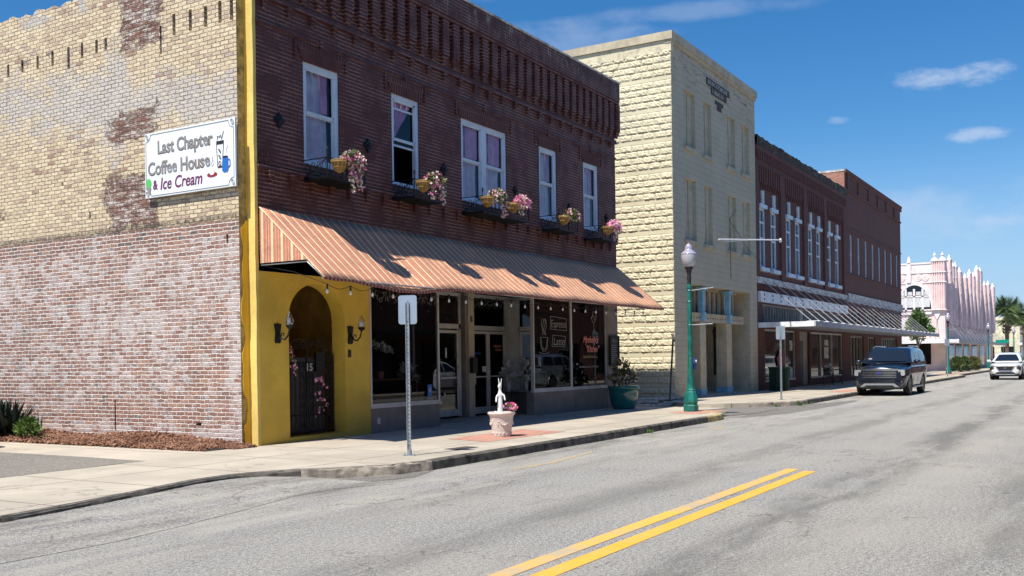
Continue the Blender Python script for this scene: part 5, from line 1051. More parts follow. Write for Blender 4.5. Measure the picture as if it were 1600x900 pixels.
# recessed ground floor
mb = MB(); y1 = 15.2
mb.quad((34.3, 13.25, .2), (34.3, y1, .2), (34.3, y1, 4.32), (34.3, 13.25, 4.32)); mb.quad((41.3, 13.25, .2), (41.3, 13.25, 4.32), (41.3, y1, 4.32), (41.3, y1, .2)); mb.quad((34.3, y1, .2), (41.3, y1, .2), (41.3, y1, 4.32), (34.3, y1, 4.32)); mb.quad((34.3, 13.25, 4.32), (34.3, y1, 4.32), (41.3, y1, 4.32), (41.3, 13.25, 4.32)); mb.quad((34.3, 13.25, .2), (41.3, 13.25, .2), (41.3, y1, .2), (34.3, y1, .2))
mb.build('porch_walls', 'cream_paint', D)
mb = MB(); mb.box(34.3, 41.0, 13.30, 13.62, 2.98, 3.24); mb.box(34.3, 41.0, 13.27, 13.64, 3.24, 3.30); mb.build('porch_beam', 'cream_paint', D)
mb = MB()
for k in range(22): mb.blob((34.6+k*.29, 13.295, 3.12), (.035, .012, .035), 8, 5)
mb.build('beam_studs', 'stone_dark', D)
for xa in (35.75, 38.75):
    MB().box(xa, xa+.62, 13.28, 13.72, .45, 2.98).build('pillar', 'cream_paint', D); MB().box(xa-.02, xa+.64, 13.26, 13.74, .14, .45).build('pillar_foot', 'sky_blue_paint', D)
    mb = MB(); xc = xa+.1; mb.box(xc, xc+.22, 13.2, 13.38, 3.30, 4.14); mb.box(xc-.07, xc+.29, 13.13, 13.45, 4.14, 4.28); mb.box(xc-.05, xc+.27, 13.16, 13.42, 3.0, 3.34); mb.build('colonnette', 'sky_blue_paint', D)
mb = MB(); mb.quad((34.3, 13.72, 3.3), (41.0, 13.72, 3.3), (41.0, 13.72, 4.30), (34.3, 13.72, 4.30)); mb.build('transom_glass', 'streak_glass', D) if 'streak_glass' in MATS else None
mb = MB(); x = 34.35
while x < 41.0: mb.box(x, x+.10, 13.60, 13.70, 3.3, 4.30); x += .56
mb.box(34.3, 41.0, 13.60, 13.70, 4.24, 4.31); mb.build('transom_bars', 'cream_paint', D)
MB().box(35.0, 35.6, 14.9, 14.98, .2, 2.9).build('dark_doorway', 'ink_black', D); MB().box(39.75, 40.3, 14.1, 14.2, .9, 2.9).build('dark_doorway', 'ink_black', D)
mb = MB(); mb.cyl((39.1, 13.9, 3.1), (39.1, 13.9, 2.85), .012); mb.lathe([(0, .30), (.03, .28), (.12, .16), (.13, .13), (.09, .12), (.07, -.06), (.03, -.12), (0, -.13)], (39.1, 13.9, 2.55), 8); hl = tag(mb.build('porch_lantern', 'black_iron'), 'black lantern hanging in the porch of the cream building', 'lantern')
mb = MB(); mb.tube([(38.6, 13.02, 7.2), (38.6, 13.02, 4.75)], .012, 5); mb.tube([(38.1, 12.6, 7.4), (38.6, 13.05, 7.1), (40.8, 13.05, 6.2), (42.3, 12.9, 5.6)], .009, 5); tag(mb.build('overhead_cable', 'ink_black'), 'thin dark cable strung down the front of the cream building', 'cable')
mb = MB(); mb.cyl((34.6, 12.1, 5.86), (42.1, 12.0, 6.55), .028, .028, 8); mb.cyl((42.05, 12.0, 6.45), (42.05, 12.0, 6.62), .05, .05, 8); mb.cyl((38.2, 13.1, 6.2), (38.2, 12.05, 6.18), .02, .02, 8); tag(mb.build('banner_pole', 'canopy_white'), 'white horizontal banner pole reaching out from the cream building', 'pole')
# ------------------------------------------------------------ two storey brown brick building
BX0, BX1, BZ = 42.3, 59.4, 11.22
E_ = thing('brick_shop_building', 'long brown brick building with paired tall windows in white trim above a flat canopy', 'building', (BX0, 13.2, 0))
WC = [43.45, 45.15, 47.6, 49.2, 51.6, 53.25, 55.5, 57.3]; hw = .42
holes = [(c-hw, c+hw, 5.55, 8.18) for c in WC]+[(43.6, 48.6, .5, 2.85), (51.4, 58.4, .5, 2.85), (49.3, 51.2, .2, 2.85), (43.3, 58.9, 3.12, 3.95)]
mb = MB(); wall_grid(mb, 'y', 13.2, BX0, BX1, 0, 9.9, holes, .14)
mb.box(BX0, BX1, 13.14, 13.5, 10.0, 10.25); mb.box(BX0, BX1, 13.05, 13.5, 10.62, 10.8)
for a, b in ((42.3, 42.72), (46.1, 46.75), (50.1, 50.8), (54.2, 54.75), (58.6, 59.4)): mb.box(a, b, 13.10, 13.201, 5.1, 10.0)
mb.quad((BX0, 13.18, 9.9), (BX1, 13.18, 9.9), (BX1, 13.18, 10.9), (BX0, 13.18, 10.9))
mb.build('front_wall', 'brown_brick', E_)
mb = MB(); x = 42.45
while x < 59.2: mb.box(x, x+.13, 13.06, 13.18, 10.25, 10.62); x += .26
for a, b in ((42.8, 46.05), (46.85, 50.05), (50.9, 54.15), (54.85, 58.55)):
    x = a
    while x < b-.1: mb.box(x, x+.16, 13.08, 13.201, 9.25, 10.0); mb.box(x+.03, x+.13, 13.13, 13.201, 9.05, 9.25); x += .345
mb.build('corbel_table', 'brown_brick', E_)
mb = MB(); N = 90; vs = []
for i in range(N+1):
    x = BX0+(BX1-BX0)*i/N; zt_ = BZ-.06+.07*rb_.random()+.015*math.sin(x*2.1); vs += [(x, 13.02+.03*rb_.random(), 10.8), (x, 13.0+.04*rb_.random(), zt_), (x, 13.45, zt_-.03), (x, 13.45, 10.3)]
mb.add(vs, [(i*4+q, (i+1)*4+q, (i+1)*4+q+1, i*4+q+1) for i in range(N) for q in range(3)]); mb.build('crumbling_parapet', 'parapet_ruin', E_)
mb = MB(); mb.quad((BX0, 13.4, 10.3), (BX1, 13.4, 10.3), (BX1, 32, 9.9), (BX0, 32, 9.9)); mb.quad((BX0, 32, 0), (BX1, 32, 0), (BX1, 32, 9.9), (BX0, 32, 9.9)); mb.build('roof', 'flat_grey_roof', E_)
def tall_window(par_, c, z0, z1, y, m_frame, hw, rail, cap=None, sill=None, d=.10):
    mb = MB(); t_ = .09
    mb.box(c-hw, c-hw+t_, y+.02, y+d, z0, z1); mb.box(c+hw-t_, c+hw, y+.02, y+d, z0, z1); mb.box(c-hw, c+hw, y+.02, y+d, z1-t_, z1); mb.box(c-hw, c+hw, y+.02, y+d, z0, z0+t_)
    for zz in rail: mb.box(c-hw, c+hw, y+.03, y+d, zz-.04, zz+.04)
    w = mb.build('window', m_frame, par_); MB().quad((c-hw, y+.09, z0), (c+hw, y+.09, z0), (c+hw, y+.09, z1), (c-hw, y+.09, z1)).build('pane', 'black_pane', w); return w
for c in WC:
    w = tall_window(E_, c, 5.55, 8.18, 13.2, 'window_white', hw, (7.55, 6.85))
    MB().box(c-hw-.10, c+hw+.10, 13.10, 13.22, 8.18, 8.34).build('lintel', 'window_white', E_); MB().box(c-.17, c+.15, 13.13, 13.22, 8.34, 8.95).build('keystone', 'weathered_pale', E_); MB().box(c-hw-.16, c+hw+.16, 13.04, 13.22, 5.38, 5.547).build('sill', 'window_white', E_)
mb = MB(); mb.box(BX0+.1, BX1, 13.12, 13.2, 4.84, 5.12); mb.build('stained_band', 'weathered_white', E_)
mb = MB(); x = 42.4
for r_ in range(3):
    x = 42.4+(r_ % 2)*.13
    while x < 59.2: mb.box(x, x+.13, 13.13, 13.2, 4.56+r_*.09, 4.64+r_*.09); x += .26
mb.build('brick_lattice', 'red_brick', E_)
mb = MB(); mb.box(42.65, 59.3, 13.06, 13.2, 4.02, 4.48); fb = mb.build('fascia_band', 'canopy_white', E_); mb = MB()
for k in range(13):
    x = 43.1+k*1.27; mb.prism([(x, 4.30), (x+.12, 4.30), (x+.12, 4.40), (x, 4.40)], 'y', 13.05, 13.06); mb.prism([(x, 4.10), (x+.12, 4.10), (x+.12, 4.20), (x, 4.20)], 'y', 13.05, 13.06)
mb.build('fascia_marks', 'ink_black', fb)
mb = MB(); mb.quad((43.3, 13.30, 3.12), (58.9, 13.30, 3.12), (58.9, 13.30, 3.95), (43.3, 13.30, 3.95)); mb.build('transom_glass', 'streak_glass', E_)
mb = MB(); x = 43.3
while x < 58.9: mb.box(x, x+.07, 13.22, 13.29, 3.12, 3.95); x += .42
mb.box(43.3, 58.9, 13.22, 13.29, 3.88, 3.96); mb.box(49.2, 49.8, 13.15, 13.3, 3.1, 3.96); mb.build('transom_bars', 'cream_grey', E_)
for xa, xb in ((43.6, 48.6), (51.4, 58.4)): MB().quad((xa, 13.32, .5), (xb, 13.32, .5), (xb, 13.32, 2.85), (xa, 13.32, 2.85)).build('shop_window', 'dark_glass_solid', E_)
mb = MB()
for x in (43.6, 46.9, 48.55, 51.4, 53.6, 56.0, 58.35): mb.box(x, x+.06, 13.24, 13.31, .5, 2.85)
for a, b in ((43.6, 48.6), (51.4, 58.4)): mb.box(a, b, 13.22, 13.31, .5, .58); mb.box(a, b, 13.24, 13.31, 2.78, 2.85)
mb.build('shop_frame', 'aluminium', E_); MB().box(49.3, 51.2, 13.32, 13.36, .2, 2.85).build('entry_panel', 'cream_grey', E_); MB().box(49.5, 50.2, 13.27, 13.31, .2, 2.4).build('door', 'ink_black', E_)
for k, (x, z0, z1, w_) in enumerate(((54.6, 2.2, 2.5, .8), (54.6, 1.5, 2.1, .9), (54.6, 1.0, 1.1, .8), (54.7, .75, .85, .9), (54.8, .5, .72, 1.2), (47.9, 1.9, 2.4, .5), (47.9, .5, 1.1, .5))): MB().box(x, x+w_, 13.305, 13.315, z0, z1).build('window_poster', 'weathered_white', E_)
mb = MB(); mb.prism([(45.6, 1.55), (46.2, 1.95), (46.15, 1.5), (46.35, 1.45), (46.6, 1.95), (47.1, 1.6), (46.9, 1.1), (46.55, 1.35), (46.95, .55), (46.6, .5), (46.4, 1.2), (46.2, .6), (45.85, .6), (46.25, 1.3), (45.9, 1.15)], 'y', 13.25, 13.29); tag(mb.build('window_bow', 'bow_rose'), 'big dusty rose bow hung in the shop window behind the slatted bin', 'bow')
text_mesh('lettering', 'OPEN', .22, 'ink_grey', E_, (45.3, 13.29, 2.08), (1, 0, 0), fit=1.3)
# canopies with tie rods
def canopy(name, lab, x0, x1, y0, y1, z, rods, zr, side=True, yend=None):
    K = thing(name, lab, 'canopy', (x0, y1, z)); mb = MB(); mb.box(x0+.04, x1, y0+.04, y1, z-.02, z+.04); mb.build('deck', 'canopy_grey', K)
    MB().box(x0, x1, y0-.02, y0+.04, z-.10, z+.12).build('fascia', 'canopy_grey', K); MB().box(x0-.02, x0+.04, y0+.04, y1, z-.10, z+.12).build('side_fascia', 'canopy_white', K)
    for x in rods: MB().tube([(x, y1+.02, zr), (x+.3, y0+.3, z+.05)], .022, 6).build('tie_rod', 'rod_steel', K)
    mb = MB()
    for x in rods: mb.box(x-.1, x+.5, y0-.03, y0+.5, z+.12, z+.16)
    mb.build('rod_caps', 'canopy_white', K); return K
canopy('flat_canopy', 'long flat grey canopy with white near end, hung on rods over the brick shopfronts', 42.45, 77.2, 10.7, 13.13, 2.98, [43.2+k*1.55 for k in range(22)], 5.0)
# ------------------------------------------------------------ taller plain brick building
P4 = thing('plain_brick_building', 'taller reddish brick building with a row of eight narrow windows and high blank wall', 'building', (59.4, 13.2, 0))
FX0, FX1, FZ = 59.4, 77.0, 12.4; c4 = [60.9+k*2.08 for k in range(8)]
holes = [(c-.30, c+.30, 6.5, 8.75) for c in c4]+[(60.3, 63.0, 3.1, 4.3), (64.5, 68.0, 3.1, 4.3), (69.5, 73.0, 3.1, 4.3), (60.3, 64, .4, 2.8), (65.2, 67.5, .4, 2.8), (69.5, 75, .4, 2.8)]
mb = MB(); wall_grid(mb, 'y', 13.2, FX0, FX1, 0, 12.3, holes, .25); mb.box(FX0, FX1, 13.12, 13.5, 11.2, 11.3); mb.box(FX0, FX1+.1, 13.08, 13.5, 12.25, 12.42)
for k in range(6): a = FX0+.5+k*2.9; mb.box(a, a+.35, 13.12, 13.22, 11.3, 12.25); mb.box(a+.35, a+2.9, 13.14, 13.21, 12.05, 12.25)
mb.box(FX0, FX1, 13.15, 13.21, 8.95, 9.05); mb.box(FX0, FX1, 13.15, 13.21, 6.3, 6.4); mb.build('front_wall', 'red_brick', P4)
mb = MB(); mb.quad((FX0, 13.2, 9.5), (FX0, 32, 9.5), (FX0, 32, 12.3), (FX0, 13.2, 12.3)); mb.quad((FX1, 13.2, 0), (FX1, 32, 0), (FX1, 32, 12.3), (FX1, 13.2, 12.3)); mb.build('side_wall', 'old_orange_brick', P4)
mb = MB(); mb.box(FX0-.02, FX0+.5, 13.18, 18, 12.3, 12.42); mb.box(FX0-.03, FX0, 13.5, 14.6, 10.4, 11.4); mb.build('parapet_cap', 'weathered_white', P4)
mb = MB(); mb.quad((FX0, 13.4, 12.0), (FX1, 13.4, 12.0), (FX1, 32, 11.8), (FX0, 32, 11.8)); mb.quad((FX0, 32, 0), (FX1, 32, 0), (FX1, 32, 12), (FX0, 32, 12)); mb.build('roof', 'flat_grey_roof', P4)
for c in c4: tall_window(P4, c, 6.5, 8.75, 13.22, 'window_white', .30, (7.6,))
mb = MB(); mb.box(59.6, 77.0, 13.1, 13.2, 4.75, 5.25); mb.build('stained_band', 'weathered_white', P4)
for (a, b, c, d) in holes[8:]:
    mb = MB(); frame_rect(mb, a, b, c, d, 13.3, .10, .08); x = a+.7
    while x < b-.3: mb.box(x, x+.08, 13.3, 13.38, c, d); x += .8
    w = mb.build('shop_window', 'cream_grey', P4); MB().quad((a, 13.36, c), (b, 13.36, c), (b, 13.36, d), (a, 13.36, d)).build('pane', 'dark_glass_solid', w)
# bin and bench
BN = thing('litter_bin', 'dark green slatted steel litter bin by the brick shop doorway', 'litter bin', (42.75, 12.35, .15)); mb = MB(); mb.lathe([(0, .02), (.36, .02), (.36, .95), (0, .95)], (42.75, 12.35, .15), 20); mb.build('liner', 'ink_black', BN); mb = MB()
for k in range(26):
    a = 2*math.pi*k/26; p = (42.75+.40*math.cos(a), 12.35+.40*math.sin(a)); mb.tube([(p[0], p[1], .15), (p[0], p[1], 1.10), (42.75+.46*math.cos(a), 12.35+.46*math.sin(a), 1.16)], .026, 4)
mb.build('slats', 'can_green', BN); mb = MB(); mb.lathe([(.36, .92), (.46, .98), (.46, 1.03), (.3, 1.03), (.3, .95)], (42.75, 12.35, .15), 20); mb.lathe([(.38, 0), (.42, 0), (.42, .05), (.38, .05)], (42.75, 12.35, .15), 20); mb.build('rim', 'can_green', BN)
BE = thing('iron_bench', 'black iron bench with curled side arms under the flat canopy', 'bench', (52.3, 12.3, .15))
mb = MB()
for k in range(5): mb.box(51.4, 53.3, 12.10+k*.09, 12.16+k*.09, .58, .61)
mb.build('seat', 'black_iron', BE); mb = MB()
for k in range(12): mb.box(51.45+k*.16, 51.50+k*.16, 12.54, 12.57, .62, 1.05)
mb.box(51.4, 53.3, 12.53, 12.58, 1.02, 1.08); mb.build('backrest', 'black_iron', BE)
for x in (51.4, 53.3): mb = MB(); mb.tube([(x, 12.1, .15), (x, 12.1, .85), (x, 12.3, .92), (x, 12.56, .88)], .025, 6); mb.tube([(x, 12.56, .15), (x, 12.58, 1.08)], .025, 6); mb.tube([(x, 12.32+.16*math.cos(a), .38+.18*math.sin(a)) for a in np.linspace(0, 6.28, 12)], .015, 5); mb.build('arm', 'black_iron', BE)
mb = MB(); mb.blob((51.6, 12.3, 1.18), (.16, .10, .08)); mb.blob((51.45, 12.2, 1.02), (.12, .08, .05)); mb.blob((51.68, 12.28, .84), (.17, .1, .17)); tag(mb.build('white_bundle', 'weathered_white'), 'white and grey bundle propped on the near arm of the iron bench', 'bundle')
# ------------------------------------------------------------ pink building
PK = thing('pink_building', 'pale pink two storey ornate building with fluted corner turret and arched upstairs window', 'building', (97, 13.0, 0))
SXP = 97.0
mb = MB(); mb.quad((SXP, 13, 0), (SXP, 26, 0), (SXP, 26, 9.9), (SXP, 13, 9.9)); mb.quad((SXP, 13, 0), (SXP, 13, 9.6), (139, 13, 9.6), (139, 13, 0)); mb.quad((139, 13, 0), (139, 26, 0), (139, 26, 9.6), (139, 13, 9.6)); mb.quad((SXP, 26, 0), (139, 26, 0), (139, 26, 9.6), (SXP, 26, 9.6)); mb.quad((SXP, 13, 9.3), (139, 13, 9.3), (139, 26, 9.3), (SXP, 26, 9.3))
mb.build('walls', 'pink_stucco', PK)
mb = MB(); mb.box(SXP-.08, SXP+.3, 13, 26, 9.85, 10.0); mb.box(SXP-.06, SXP, 14, 26, 9.02, 9.10); mb.box(SXP-.06, SXP, 14, 26, 8.12, 8.2); mb.box(SXP-.03, SXP, 14, 26, 9.1, 9.85)
mb.box(SXP-.14, SXP, 13.9, 18, 5.30, 5.5)
for k in range(7): mb.prism([(14.05+k*.75+.33+.30*math.cos(a), 4.55+.5*math.sin(a)) for a in np.linspace(0, math.pi, 9)]+[(14.05+k*.75+.03, 4.3), (14.05+k*.75+.63, 4.3)], 'x', SXP-.03, SXP) if k < 5 else None
mb.build('white_trim', 'pink_white_trim', PK)
cy_, cz_, rr_ = 15.5, 5.62, 1.45
def half(r): return [(cy_+r*math.cos(a), cz_+r*1.62*math.sin(a)) for a in np.linspace(0, math.pi, 25)]
MB().prism(half(rr_+.22), 'x', SXP-.10, SXP-.01).build('arch_trim', 'pink_white_trim', PK); aw = MB().prism(half(rr_), 'x', SXP-.104, SXP-.10).build('arched_window', 'black_pane', PK)
mb = MB()
for y in (cy_-.72, cy_, cy_+.72): mb.box(SXP-.15, SXP-.106, y-.09, y+.09, cz_, cz_+2.0)
mb.box(SXP-.15, SXP-.106, cy_-1.4, cy_+1.4, cz_, cz_+.12); mb.box(SXP-.15, SXP-.106, cy_-1.25, cy_+1.25, cz_+1.25, cz_+1.37); mb.build('mullions', 'pink_white_trim', aw)
mb = MB()
for y in (cy_-1.05, cy_-.36, cy_+.36, cy_+1.05): mb.box(SXP-.112, SXP-.106, y-.27, y+.27, cz_+.32, cz_+1.25); mb.box(SXP-.112, SXP-.106, y-.2, y+.2, cz_+1.42, cz_+1.75)
mb.build('blinds', 'weathered_pale', aw)
for y in (14.55, 15.15, 16.6, 17.2): MB().cyl((SXP-.05, y, 8.62), (SXP, y, 8.62), .30, .33, 20).build('roundel', 'pink_white_trim', PK); MB().cyl((SXP-.06, y, 8.62), (SXP-.05, y, 8.62), .2, .2, 16).build('roundel_centre', 'pink_stucco', PK)
MB().box(SXP-.18, SXP, 15.75, 16.1, 8.2, 10.0).lathe([(.2, 0), (.17, .25), (0, .65)], (SXP-.05, 15.92, 10.0), 8).build('pinnacle', 'pink_white_trim', PK)
def pilaster(x, y, w, d, z0, z1, steps=2, m_='pink_stucco'):
    d = .26
    mb = MB(); mb.box(x, x+w, y-d, y, z0, z1)
    for k in range(3): mb.cyl((x+w*(k+.5)/3, y-d, z0+.2), (x+w*(k+.5)/3, y-d, z1-.1), w*.12, w*.12, 6); mb.cyl((x, y-d*(k+.5)/3, z0+.2), (x, y-d*(k+.5)/3, z1-.1), w*.10, w*.10, 6)
    mb.build('pilaster', m_, PK); mb = MB()
    for zz in (z1, z1-1.05, z1-2.1)[:steps+1]: mb.box(x-.07, x+w+.07, y-d-.07, y+.02, zz-.09, zz)
    mb.add([(x-.05, y-d-.05, z1), (x+w+.05, y-d-.05, z1), (x+w+.05, y, z1), (x-.05, y, z1), (x+w/2, y-d/2, z1+.5)], [(0, 1, 4), (1, 2, 4), (2, 3, 4), (3, 0, 4)])
    mb.add([(x-.03, y-d-.02, z1-2.1), (x-.03, y, z1-2.1), (x-.03, y-d/2, z1-3.8), (x+w*.5, y-d-.02, z1-2.1)], [(0, 1, 2), (0, 2, 3)]) if z0 < 6 else None
    mb.build('pilaster_cap', 'pink_white_trim', PK)
# corner turret
mb = MB(); mb.box(SXP-.25, SXP+1.0, 12.85, 14.0, 5.6, 9.95); mb.box(SXP-.1, SXP+1.0, 12.9, 14.0, 0, 5.6)
for k in range(6): mb.cyl((SXP-.27, 12.95+k*.19, 5.7), (SXP-.27, 12.95+k*.19, 10.1), .075, .075, 8)
mb.build('corner_turret', 'pink_stucco', PK); mb = MB()
for zz in (5.7, 8.2, 9.08, 10.1): mb.box(SXP-.38, SXP+1.05, 12.74, 14.05, zz-.08, zz)
for yy in (13.1, 13.75): MB().lathe([(.32, 0), (.30, .12), (.14, .28), (.1, .34), (.07, .36), (.14, .44), (.16, .52), (.08, .60), (.03, .75), (0, .8)], (SXP+.05, yy, 10.1), 10).build('finial', 'pink_white_trim', PK)
mb.prism([(13.2, 5.55), (13.95, 5.55), (13.58, 4.75)], 'x', SXP-.2, SXP-.1)
mb.build('turret_trim', 'pink_white_trim', PK)
for x, w, z1 in ((99.2, .9, 10.35), (101.3, .7, 9.9), (103.2, .7, 10.0), (106.2, 1.0, 9.7), (110.5, .9, 9.4), (114.2, .9, 10.1), (117.3, .9, 10.0), (120.6, 1.2, 11.0), (123.6, 1.1, 11.0), (128.2, .9, 9.7), (132.3, .9, 10.0), (137.6, 1.0, 10.0)): pilaster(x, 13.0, w, .42, 4.2, z1)
for x in (99.5, 105, 112, 119, 126, 133): MB().box(x, x+2.2, 12.97, 13.0, 5.2, 8.0).build('window', 'black_pane', PK)
for x in (98.3, 104, 110, 117, 124, 131): MB().box(x, x+4.5, 12.96, 12.998, .4, 2.6).build('shop_window', 'dark_glass_solid', PK)
for z0, z1 in ((.75, 2.65), (3.45, 4.0)): MB().box(SXP-.03, SXP, 14.15, 17.5, z0, z1).build('side_window', 'dark_glass_solid', PK)
mb = MB()
for y in (14.1, 15.2, 16.3, 17.4): mb.box(SXP-.08, SXP-.03, y-.06, y+.06, 3.4, 4.05)
mb.build('transom_posts', 'pink_white_trim', PK)
KP = thing('wrap_canopy', 'white edged canopy wrapping the corner of the pink building on tie rods', 'canopy', (94.5, 12.9, 2.8)); mb = MB(); mb.box(94.55, 139, 11.55, 12.95, 2.74, 2.82); mb.box(94.55, 96.95, 12.95, 22, 2.74, 2.82); mb.build('deck', 'canopy_grey', KP)
MB().box(94.5, 94.56, 11.5, 22, 2.62, 2.95).build('side_fascia', 'canopy_white', KP); MB().box(94.56, 139, 11.5, 11.56, 2.62, 2.95).build('front_fascia', 'canopy_grey', KP)
for k in range(14): MB().tube([(98.5+k*3, 12.9, 4.6), (99+k*3, 11.6, 2.9)], .03, 5).build('tie_rod', 'rod_steel', KP)
for k in range(5): MB().tube([(96.9, 13.6+k*1.7, 4.9), (94.6, 13.4+k*1.7, 2.95)], .03, 5).build('tie_rod', 'rod_steel', KP)
# small leafy tree seen between the buildings
def tree(name, lab, c, h, r, mname, n, leaf=.25, cat='tree', group=None, squash=1.):
    T = thing(name, lab, cat, c, group=group); mb = MB(); mb.tube([(c[0], c[1], c[2]), (c[0]+.1, c[1], c[2]+h*.35), (c[0], c[1]+.1, c[2]+h*.6)], r*.07, 7)
    cl = []
    for k in range(9):
        a = rng.random()*6.28; q = (c[0]+r*.6*math.cos(a)*rng.random(), c[1]+r*.6*math.sin(a)*rng.random(), c[2]+h*(.45+.42*rng.random())); cl.append(q); mb.tube([(c[0], c[1], c[2]+h*.4), q], r*.03, 5)
    mb.build('trunk', 'trunk', T); mb = MB()
    for q in cl: leafclump(mb, q, (r*.45, r*.45, r*.38*squash), n//9, leaf, leaf*.5)
    mb.build('crown', mname, T); return T
tree('street_tree', 'small bright green tree behind the canopy rods between brick and pink buildings', (88.5, 13.9, .15), 5.2, 1.3, 'tree_leaves', 1500, .3)
for k, (x, y, s_, m_, lab) in enumerate(((90.5, 11.2, 1.0, 'hedge_leaves', 'dark green clipped hedge bush just right of the corner lamp post'), (93.0, 10.9, 1.05, 'hedge_leaves', 'dark green clipped hedge bush, middle one of the kerb hedge'), (96.5, 10.6, 1.05, 'red_hedge_leaves', 'reddish tipped hedge bush nearest the white car'))):
    mb = MB(); leafclump(mb, (x, y, .75), (1.5, .6, .45), 1400, .17, .09); leafclump(mb, (x, y, .35), (1.2, .5, .3), 400, .17, .09); tag(mb.build('hedge_bush', m_), lab, 'hedge')
def palm(c, h, r, lab):
    T = thing('palm_tree', lab, 'palm tree', c); mb = MB(); mb.tube([(c[0], c[1], c[2]+h*k/8) for k in range(9)], .26, 8)
    for k in range(60): z = h*(.62+.33*rng.random()); a = rng.random()*6.28; mb.leaf((c[0]+.25*math.cos(a), c[1]+.25*math.sin(a), c[2]+z), (math.cos(a), math.sin(a), .9), (0, 0, 1), .55, .2)
    mb.build('trunk', 'trunk', T); mb = MB()
    for k in range(46):
        a = rng.random()*6.28; e = -.5+rng.random()*1.9; d = Vector((math.cos(a)*math.cos(e), math.sin(a)*math.cos(e), math.sin(e))); p = Vector((c[0], c[1], c[2]+h)); st = p+d*r*.5
        mb.cyl(p, st, .03, .02, 4)
        for j in range(26):
            t_ = (j/25-.5)*2.5; side = Vector((-math.sin(a), math.cos(a), 0)); dd = (d*math.cos(t_)+side*math.sin(t_)+Vector((0, 0, -.25-.3*abs(t_)))).normalized(); mb.leaf(st, dd, d.cross(side), r*.55, .10, -.1)
    mb.build('fronds', 'palm_leaves', T)
palm((150., 12.3, .15), 6.6, 2.9, 'tall fan palm rising behind the white car at the right edge')
palm((176., 12.0, .15), 7.0, 3.0, 'second fan palm, cut by the right edge of the view')
FB = thing('far_cream_building', 'distant cream building past the pink building, behind the palm trunk', 'building', (184, 13.2, 0)); MB().box(184, 214, 13.2, 30, 0, 7.2).build('walls', 'far_cream', FB); MB().box(183.8, 214, 13.0, 30, 7.2, 7.7).build('cornice', 'far_cream', FB); MB().box(181, 214, 10.8, 13.2, 3.0, 3.4).build('canopy', 'canopy_white', FB)
for k in range(4): MB().box(183.95, 184, 14+k*3, 16+k*3, .6, 2.8).build('window', 'dark_glass_solid', FB); MB().box(186+k*7, 190+k*7, 13.15, 13.2, .6, 2.8).build('window', 'dark_glass_solid', FB)
FC = thing('far_yellow_building', 'farthest pale yellow building at the right edge behind the palm', 'building', (216, 12.8, 0)); MB().box(216, 262, 12.0, 30, 0, 8.8).build('walls', 'far_cream', FC); MB().box(216, 262, 9.8, 12.0, 3.1, 3.5).build('canopy', 'canopy_white', FC)
for k in range(6): MB().box(218+k*7, 221+k*7, 11.95, 12, 4.6, 6.9).build('window', 'dark_glass_solid', FC); MB().box(215.95, 216, 13+k*2.4, 14.2+k*2.4, 4.6, 6.9).build('window', 'dark_glass_solid', FC)
SS = thing('street_name_sign', 'small green street name sign on a pole beyond the white car', 'sign', (118, 9.9, .15)); MB().cyl((118, 10.05, .15), (118, 10.05, 3.4), .035).build('pole', 'galvanised', SS); MB().box(117.96, 118.0, 9.5, 10.75, 2.75, 3.1).build('name_plate', 'street_green', SS)
copy_tree(LP, (136., 10.4, .15), None, 'most distant green lamp post beside the palm trunk at the right edge')
for k in range(7):
    tree('distant_tree', 'round green tree far down the street, number '+'one two three four five six seven'.split()[k]+' of the row from the left' if False else 'far off green tree at the end of the street', (300+k*22, 8-k*9., 0), 10+2*(k % 3), 7, 'tree_leaves', 900, 1.2, group='far trees at the end of the street')
